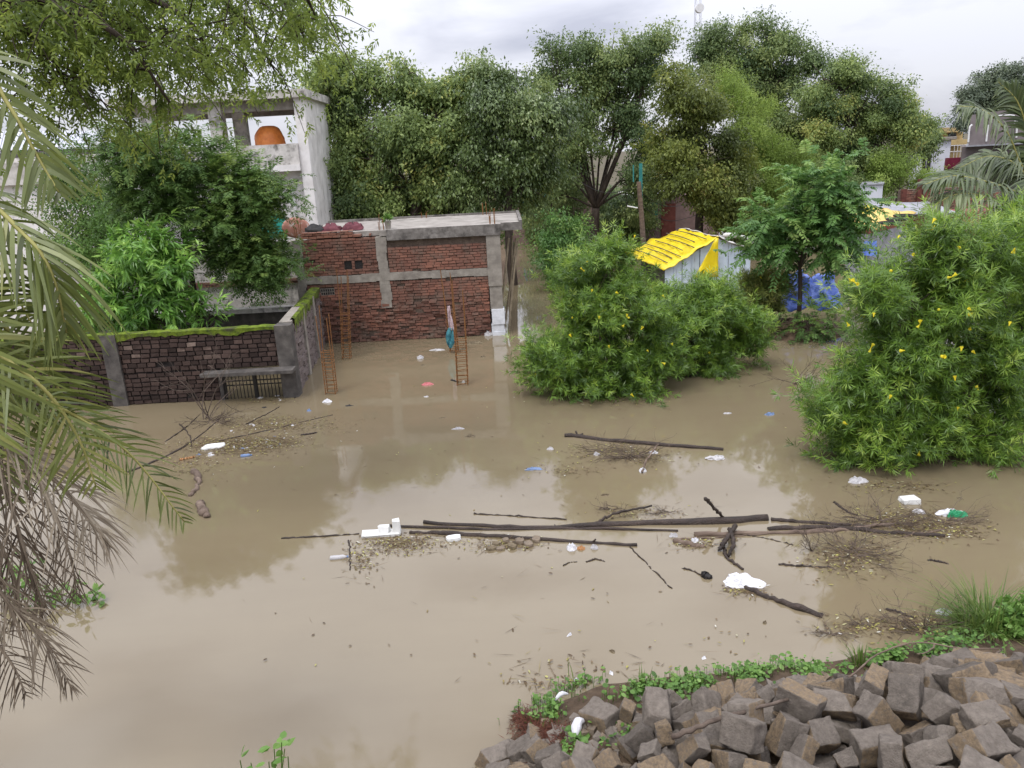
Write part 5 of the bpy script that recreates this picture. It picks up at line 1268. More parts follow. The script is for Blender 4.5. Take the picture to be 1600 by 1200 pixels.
# ------------------------------------------------------------------ floating rubbish
def slab_piece(px, py, sx, sy, h, m, label, name, cat, rot=0, z=.0, ragged=.12, group=None):
    c = W(px, py, 0); n = 11; h *= .55; mb = MB(); V, F = [], []
    rad = [(1 + random.uniform(-ragged, ragged)) for _ in range(n)]
    for lv, (zz, k) in enumerate(((-.02, .96), (h * .4, 1), (h, .94))):
        for j in range(n):
            a = j * 2 * math.pi / n; e = max(abs(math.cos(a)), abs(math.sin(a))) ** -.6
            x, y = sx / 2 * rad[j] * k * e * math.cos(a), sy / 2 * rad[j] * k * e * math.sin(a)
            V.append(c + np.array([x * math.cos(rot) - y * math.sin(rot), x * math.sin(rot) + y * math.cos(rot), z + zz + (random.uniform(-.1, .1) * h if lv == 2 else 0)]))
    for i in range(2):
        for j in range(n): F.append((i * n + j, i * n + (j + 1) % n, (i + 1) * n + (j + 1) % n, (i + 1) * n + j))
    F += [tuple(range(n - 1, -1, -1)), tuple(2 * n + j for j in range(n))]
    return tag(mb.add(V, F).build(name, M[m], origin=c), label, cat, group)
def bag(px, py, sx, sy, h, m, label, name='plastic_bag', cat='bag', rot=0, group=None, amp=.25):
    m = 'drift' if m == 'litter' else m
    c = W(px, py, 0); V, F = [], []; nu, nv = 22, 9; ph = random.uniform(0, 60)
    for i in range(nv):
        for j in range(nu):
            a = j * 2 * math.pi / nu; e = i / (nv - 1) * math.pi / 2; k = 1 + amp * math.sin(a * 3 + ph) * .45 + amp * 1.1 * mnoise.noise(Vector((math.cos(a) * 2.2, math.sin(a) * 2.2, e * 2 + ph)))
            x, y = sx / 2 * k * math.cos(a) * math.cos(e), sy / 2 * k * math.sin(a) * math.cos(e)
            V.append(c + np.array([x * math.cos(rot) - y * math.sin(rot), x * math.sin(rot) + y * math.cos(rot), -.015 + h * math.sin(e) * (1 + .8 * mnoise.noise(Vector((math.cos(a) * 3 * math.cos(e), math.sin(a) * 3 * math.cos(e), ph))))]))
    for i in range(nv - 1):
        for j in range(nu): F.append((i * nu + j, i * nu + (j + 1) % nu, (i + 1) * nu + (j + 1) % nu, (i + 1) * nu + j))
    return tag(MB().add(V, F).build(name, M[m], origin=c, smooth=amp < .2), label, cat, group)
def bottle(px, py, label, m='plasticwhite', L_=.24, r=.035, rot=0, cap='bluebit', base=None):
    c = W(px, py, .01) if base is None else base; t = empty('plastic_bottle', c, label, 'bottle'); d = np.array([math.cos(rot), math.sin(rot), 0])
    s = np.array([0, .06, .12, .3, .5, .7, .82, .92]); rr = np.array([.7, 1, .95, 1, .94, 1, .6, .36]) * r
    MB().tube([c + d * (x - .5) * L_ for x in s], rr, 12).build('body', M[m], t, smooth=True); MB().tube([c + d * .42 * L_, c + d * .5 * L_], r * .42, 10).build('cap', M[cap], t)
# broken foam box: tray plus upright pieces
c0 = W(598, 838, 0); t = empty('foam_box', c0, 'broken white foam box floating at the left end of the logs', 'box')
MB().box(c0 + (-.3, -.03, -.03), c0 + (.24, .16, .03), .5, 0, .01).build('tray', M['foam'], t)
MB().box(c0 + (.13, .0, .032), c0 + (.25, .12, .2), .5, 0, .012).build('upright_block', M['foam'], t)
MB().box(c0 + (-.04, .03, .032), c0 + (.1, .13, .1), .5, 0, .015).build('low_block', M['foam'], t)
slab_piece(709, 843, .2, .14, .08, 'foam', 'small white foam chunk right of the foam box', 'foam_chunk', 'foam', .2)
slab_piece(333, 699, .4, .26, .07, 'foam', 'big white foam sheet on the rubbish raft', 'foam_sheet', 'foam', .3, ragged=.2)
bag(1160, 910, .46, .34, .08, 'sack', 'white woven sack floating at the head of the dark pole', 'woven_sack', 'sack', -.4)
c = W(1422, 784, 0); tag(MB().box(c + (-.12, -.08, -.02), c + (.1, .1, .06), .5, 0, .012).build('foam_block', M['foam'], origin=c), 'clean white foam block off the near bush', 'foam')
bag(1485, 803, .42, .2, .07, 'sack', 'white packet with green underside near the shore debris', 'packet', 'packet', -.15)
bag(1494, 806, .3, .12, .09, 'greenbit', 'green wrapper under the white packet', 'wrapper', 'packet', -.1)
bag(1118, 716, .34, .2, .05, 'plasticwhite', 'flat pale plastic sheet right of the lone reddish log', amp=.4)
bag(668, 601, .28, .16, .06, 'pink', 'pink plastic bag floating before the brick house')
bag(657, 560, .18, .18, .09, 'plasticwhite', 'white crumpled bag between the pink bag and the brick wall')
bag(661, 571, .12, .1, .04, 'litter', 'small yellowish scrap under the white crumpled bag', 'scrap', 'scrap')
bag(684, 547, .5, .16, .04, 'plasticwhite', 'long pale scrap beside the cloth-tied rebar', amp=.4)
bag(512, 628, .22, .12, .07, 'sack', 'cream scrap floating right of the gate corner', 'scrap', 'scrap')
bag(545, 634, .2, .1, .03, 'dark', 'dark scrap right of the cream one', 'scrap', 'scrap')
bag(483, 642, .1, .07, .05, 'bluebit', 'small blue scrap above the rubbish raft', 'scrap', 'scrap')
bag(716, 670, .24, .1, .04, 'plasticwhite', 'greyish scrap alone in mid water', 'scrap', 'scrap', amp=.4)
bag(736, 682, .2, .1, .04, 'litter', 'brown leaf clump in mid water', 'leaf_clump', 'leaves', amp=.4)
bag(692, 653, .24, .06, .02, 'litter', 'thin floating straw in mid water', 'straw', 'straw')
bag(599, 557, .2, .06, .02, 'litter', 'brown floating scrap left of the white crumpled bag', 'scrap', 'scrap')
bag(666, 620, .12, .08, .03, 'plasticwhite', 'tiny pale scrap below the pink bag', 'scrap', 'scrap')
bag(755, 558, .14, .1, .05, 'litter', 'small brown lump right of the rebar', 'scrap', 'scrap')
bag(742, 536, .5, .2, .06, 'litter', 'pale rubble and scraps at the foot of the brick wall', 'rubble', 'rubble', amp=.4)
bag(764, 524, .3, .15, .12, 'plasticwhite', 'grey plastic bag against the foot of the white column')
bag(512, 524, .14, .12, .22, 'sack', 'white bag caught where the side wall meets the brick wall')
slab_piece(724, 597, .08, .08, .05, 'foam', 'tiny foam bit at the foot of the nearest rebar cage', 'foam_bit', 'foam')
bag(858, 662, .14, .05, .02, 'litter', 'floating leaf below the middle bush', 'leaf', 'leaf')
bag(1137, 646, .2, .07, .03, 'plasticwhite', 'pale scrap in the shadow right of the middle bush', 'scrap', 'scrap')
bag(1203, 648, .2, .1, .05, 'bluebit', 'bluish scrap floating left of the near bush', 'scrap', 'scrap')
bag(1340, 752, .3, .2, .07, 'plasticwhite', 'grey cloth scrap at the foot of the near bush', 'scrap', 'scrap')
bag(1378, 537, .1, .1, .1, 'plasticwhite', 'white scrap on the mud', 'scrap', 'scrap')
bag(1230, 524, .16, .14, .1, 'sack', 'white bag at the edge of the mud mound')
bag(834, 733, .3, .12, .04, 'bluebit', 'flat blue plastic scrap left of the twig tangle', 'scrap', 'scrap', amp=.4)
bag(860, 702, .12, .08, .05, 'plasticwhite', 'small white scrap above the blue one', 'scrap', 'scrap')
bag(932, 711, .12, .09, .06, 'plasticwhite', 'small grey scrap left of the grey twig tangle', 'scrap', 'scrap')
bag(1004, 737, .12, .1, .07, 'sack', 'white clod at the foot of the pale forked stick', 'scrap', 'scrap')
bag(1020, 708, .18, .08, .05, 'sack', 'white strip under the lone reddish log', 'scrap', 'scrap')
bag(946, 774, .16, .05, .03, 'litter', 'floating yellowish leaf above the thickest log', 'leaf', 'leaf')
bag(893, 858, .14, .12, .08, 'sack', 'white crumpled tissue below the lowest log', 'scrap', 'scrap')
bag(908, 858, .12, .08, .05, 'orangewood', 'tan scrap right of the crumpled tissue', 'scrap', 'scrap')
bag(929, 857, .1, .08, .06, 'plasticwhite', 'small pale scrap left of the lowest log end', 'scrap', 'scrap')
bag(1086, 846, .1, .09, .06, 'sack', 'white lump on the stubby plank end', 'scrap', 'scrap')
bag(1052, 838, .12, .08, .06, 'plasticwhite', 'pale lump left of the stubby plank end', 'scrap', 'scrap')
bag(1475, 958, .18, .1, .06, 'sack', 'white plastic scrap at the grassy shore corner', 'scrap', 'scrap')
bag(1435, 800, .18, .14, .05, 'plasticwhite', 'grey plastic film below the clean foam box', 'scrap', 'scrap', amp=.4)
bottle(530, 871, 'clear bottle with blue label left of the thin twig', rot=.1)
bottle(385, 712, 'pale blue bottle in the rubbish raft', 'bluebit', .2, rot=.2)
for i, (x, y) in enumerate(((775, 852), (790, 846), (782, 858), (800, 856), (812, 848), (826, 852), (768, 858), (838, 845))):
    slab_piece(x, y, random.uniform(.1, .16), random.uniform(.08, .13), random.uniform(.05, .09), 'stone' if i % 3 else 'drift', 'grey lump in the rubble cluster under the lowest log', 'lump', 'lump', random.uniform(0, 3), group='grey lumps drifting under the lowest log')
def scatter_scraps(n, poly, label, group, smin, smax, m=('plasticwhite', 'sack', 'litter', 'bluebit')):
    word = {'plasticwhite': 'grey-white', 'sack': 'white', 'litter': 'straw-brown', 'bluebit': 'blue', 'dark': 'black'}
    for i in range(n):
        u = random.random(); seg = int(u * (len(poly) - 1)); f = u * (len(poly) - 1) - seg
        x = poly[seg][0] * (1 - f) + poly[seg + 1][0] * f + random.gauss(0, 8); y = poly[seg][1] * (1 - f) + poly[seg + 1][1] * f + random.gauss(0, 4)
        s = random.uniform(smin, smax)
        s *= .85; mm = random.choice(m); bag(x, y, s, s * random.uniform(.35, .8), s * random.uniform(.08, .25), mm, f'{"tiny" if s < .09 else "small"} {word[mm]} {label}', 'scrap', 'scrap', random.uniform(0, 3), group, amp=.4)
scatter_scraps(64, [(310, 712), (360, 704), (410, 694), (440, 686)], 'scrap in the rubbish raft before the gate wall', 'plastic scraps of the rubbish raft', .06, .17, ('plasticwhite', 'sack', 'plasticwhite', 'plasticwhite', 'litter', 'litter', 'litter', 'sack', 'bluebit'))
scatter_scraps(14, [(355, 678), (420, 664), (510, 655)], 'scrap along the upper branch of the rubbish raft', 'scraps along the upper raft branch', .07, .15, ('plasticwhite', 'sack', 'litter'))
scatter_scraps(14, [(390, 628), (430, 623), (462, 620)], 'scrap washed up against the iron gate', 'scraps against the gate', .08, .18, ('plasticwhite', 'sack', 'litter', 'dark'))
scatter_scraps(16, [(625, 843), (660, 846), (690, 838)], 'scrap drifting between the foam box and the foam chunk', 'scraps right of the foam box', .05, .12, ('plasticwhite', 'litter', 'litter'))
scatter_scraps(12, [(555, 860), (565, 880)], 'scrap drifting below the foam box', 'scraps below the foam box', .04, .1, ('plasticwhite', 'litter'))

# uncountable leaf litter on the water
def litter():
    mb = MB(); cl = [((370, 696), (70, 12), 1500), ((430, 664), (80, 12), 700), ((420, 690), (50, 8), 500), ((300, 725), (50, 18), 200), ((620, 852), (50, 12), 260), ((640, 845), (60, 8), 160), ((565, 875), (18, 20), 110), ((790, 850), (50, 9), 200), ((960, 705), (70, 14), 260), ((1000, 712), (40, 12), 160), ((1330, 870), (60, 22), 420), ((1400, 815), (70, 18), 520), ((1470, 828), (60, 14), 360), ((1090, 848), (40, 8), 120), ((1440, 975), (50, 14), 260), ((1340, 980), (50, 14), 120), ((1165, 922), (24, 8), 120), ((420, 625), (45, 5), 160), ((890, 735), (50, 8), 90), ((1400, 760), (70, 10), 160), ((960, 628), (70, 6), 120), ((1000, 800), (70, 10), 120), ((800, 640), (260, 60), 40), ((800, 950), (400, 100), 40), ((600, 740), (200, 60), 30), ((1100, 700), (200, 60), 30), ((900, 1035), (100, 14), 26), ((1130, 1000), (100, 30), 14), ((860, 1065), (60, 12), 60)]
    for (cx, cy), (sx, sy), n in cl:
        X = rng.normal(cx, sx * .6, n); Yy = rng.normal(cy, sy * .6, n)
        P = np.array([W(x, y, .006) for x, y in zip(X, Yy)]); P = P[shore_dist(P[:, 0], P[:, 1]) < -.02]; n = len(P)
        P[:, 2] += rng.uniform(0, .012, n)
        a = rng.uniform(0, 6.28, n); D = np.stack([np.cos(a), np.sin(a), rng.normal(0, .08, n)], -1)
        leaf_faces(mb, P, D, np.array([0, 0, 1.0]) + rng.normal(0, .15, (n, 3)), rng.uniform(.02, .07, n), rng.uniform(.008, .026, n), np.clip(rng.beta(1.2, 2.6, n), 0, 1), 'oval')
    for (cx, cy), (sx, sy), n in cl:
        n = int(n * .55); X = rng.normal(cx, sx * .65, n); Yy = rng.normal(cy, sy * .65, n); P = np.array([W(x, y, .008) for x, y in zip(X, Yy)]); P = P[shore_dist(P[:, 0], P[:, 1]) < -.02]; n = len(P)
        a = rng.normal(0, .7, n) + rng.choice([0, 3.14], n); D = np.stack([np.cos(a), np.sin(a), rng.normal(.03, .12, n)], -1)
        leaf_faces(mb, P, D, np.array([0, 0, 1.0]) + rng.normal(0, .2, (n, 3)), rng.uniform(.08, .3, n), rng.uniform(.004, .009, n), rng.uniform(0, .45, n), 'kite')
    tag(mb.build('leaf_litter', M['litter']), kind='stuff')
litter()

# ------------------------------------------------------------------ embankment: stones, creeper, grass
def stone_proto(seed):
    g = random.Random(seed); bm = bmesh.new()
    bmesh.ops.create_cube(bm, size=1.0)
    sy, sz = g.uniform(.58, .82), g.uniform(.48, .7)
    for v in bm.verts:
        v.co.x *= 1.0; v.co.y *= sy; v.co.z *= sz
        v.co += Vector((g.uniform(-.09, .09), g.uniform(-.08, .08), g.uniform(-.08, .08)))
    if g.random() < .3:                       # a corner knocked off
        v = g.choice(list(bm.verts)); v.co *= g.uniform(.62, .8)
    bmesh.ops.bevel(bm, geom=list(bm.edges), offset=.04, segments=2, profile=.6, affect='EDGES')
    bmesh.ops.subdivide_edges(bm, edges=[e for e in bm.edges if e.calc_length() > .2], cuts=6, use_grid_fill=True)
    bmesh.ops.triangulate(bm, faces=[f for f in bm.faces if len(f.verts) > 4])
    bm.normal_update()
    o = Vector((seed * 3.7, seed * 1.3, 0))
    for v in bm.verts:
        n1 = mnoise.noise(v.co * 3.2 + o); n2 = mnoise.noise(v.co * 9.0 + o)
        v.co += v.normal * (n1 * .05 + n2 * .03 + mnoise.noise(v.co * 21 + o) * .014)
    bm.normal_update()
    axes = [Vector(a) for a in ((0, 0, 1), (1, 0, 0), (-1, 0, 0), (0, 1, 0), (0, -1, 0), (0, 0, -1))]
    crust = set(g.sample(range(6), g.choice((0, 1, 1, 2, 2, 3))))
    tint = []
    for f in bm.faces:
        k = max(range(6), key=lambda i: f.normal.dot(axes[i])); tint.append(1.0 if k in crust else 0.0)
    me = bpy.data.meshes.new('stone_block'); bm.to_mesh(me); bm.free()
    for p in me.polygons: p.use_smooth = True
    at = me.attributes.new('tint', 'FLOAT', 'FACE'); at.data.foreach_set('value', tint)
    return me
def bank_point(px, py, up=0.0, over=0.0):
    r = _ray(px, py); t = np.linspace(3, 14, 2200); P = CAMP + r[None] * t[:, None] / np.linalg.norm(r)
    z = bank_z(P[:, 0], P[:, 1]); i = np.argmax(P[:, 2] < np.maximum(z, 0) + over); return P[i] + np.array([0, 0, up])

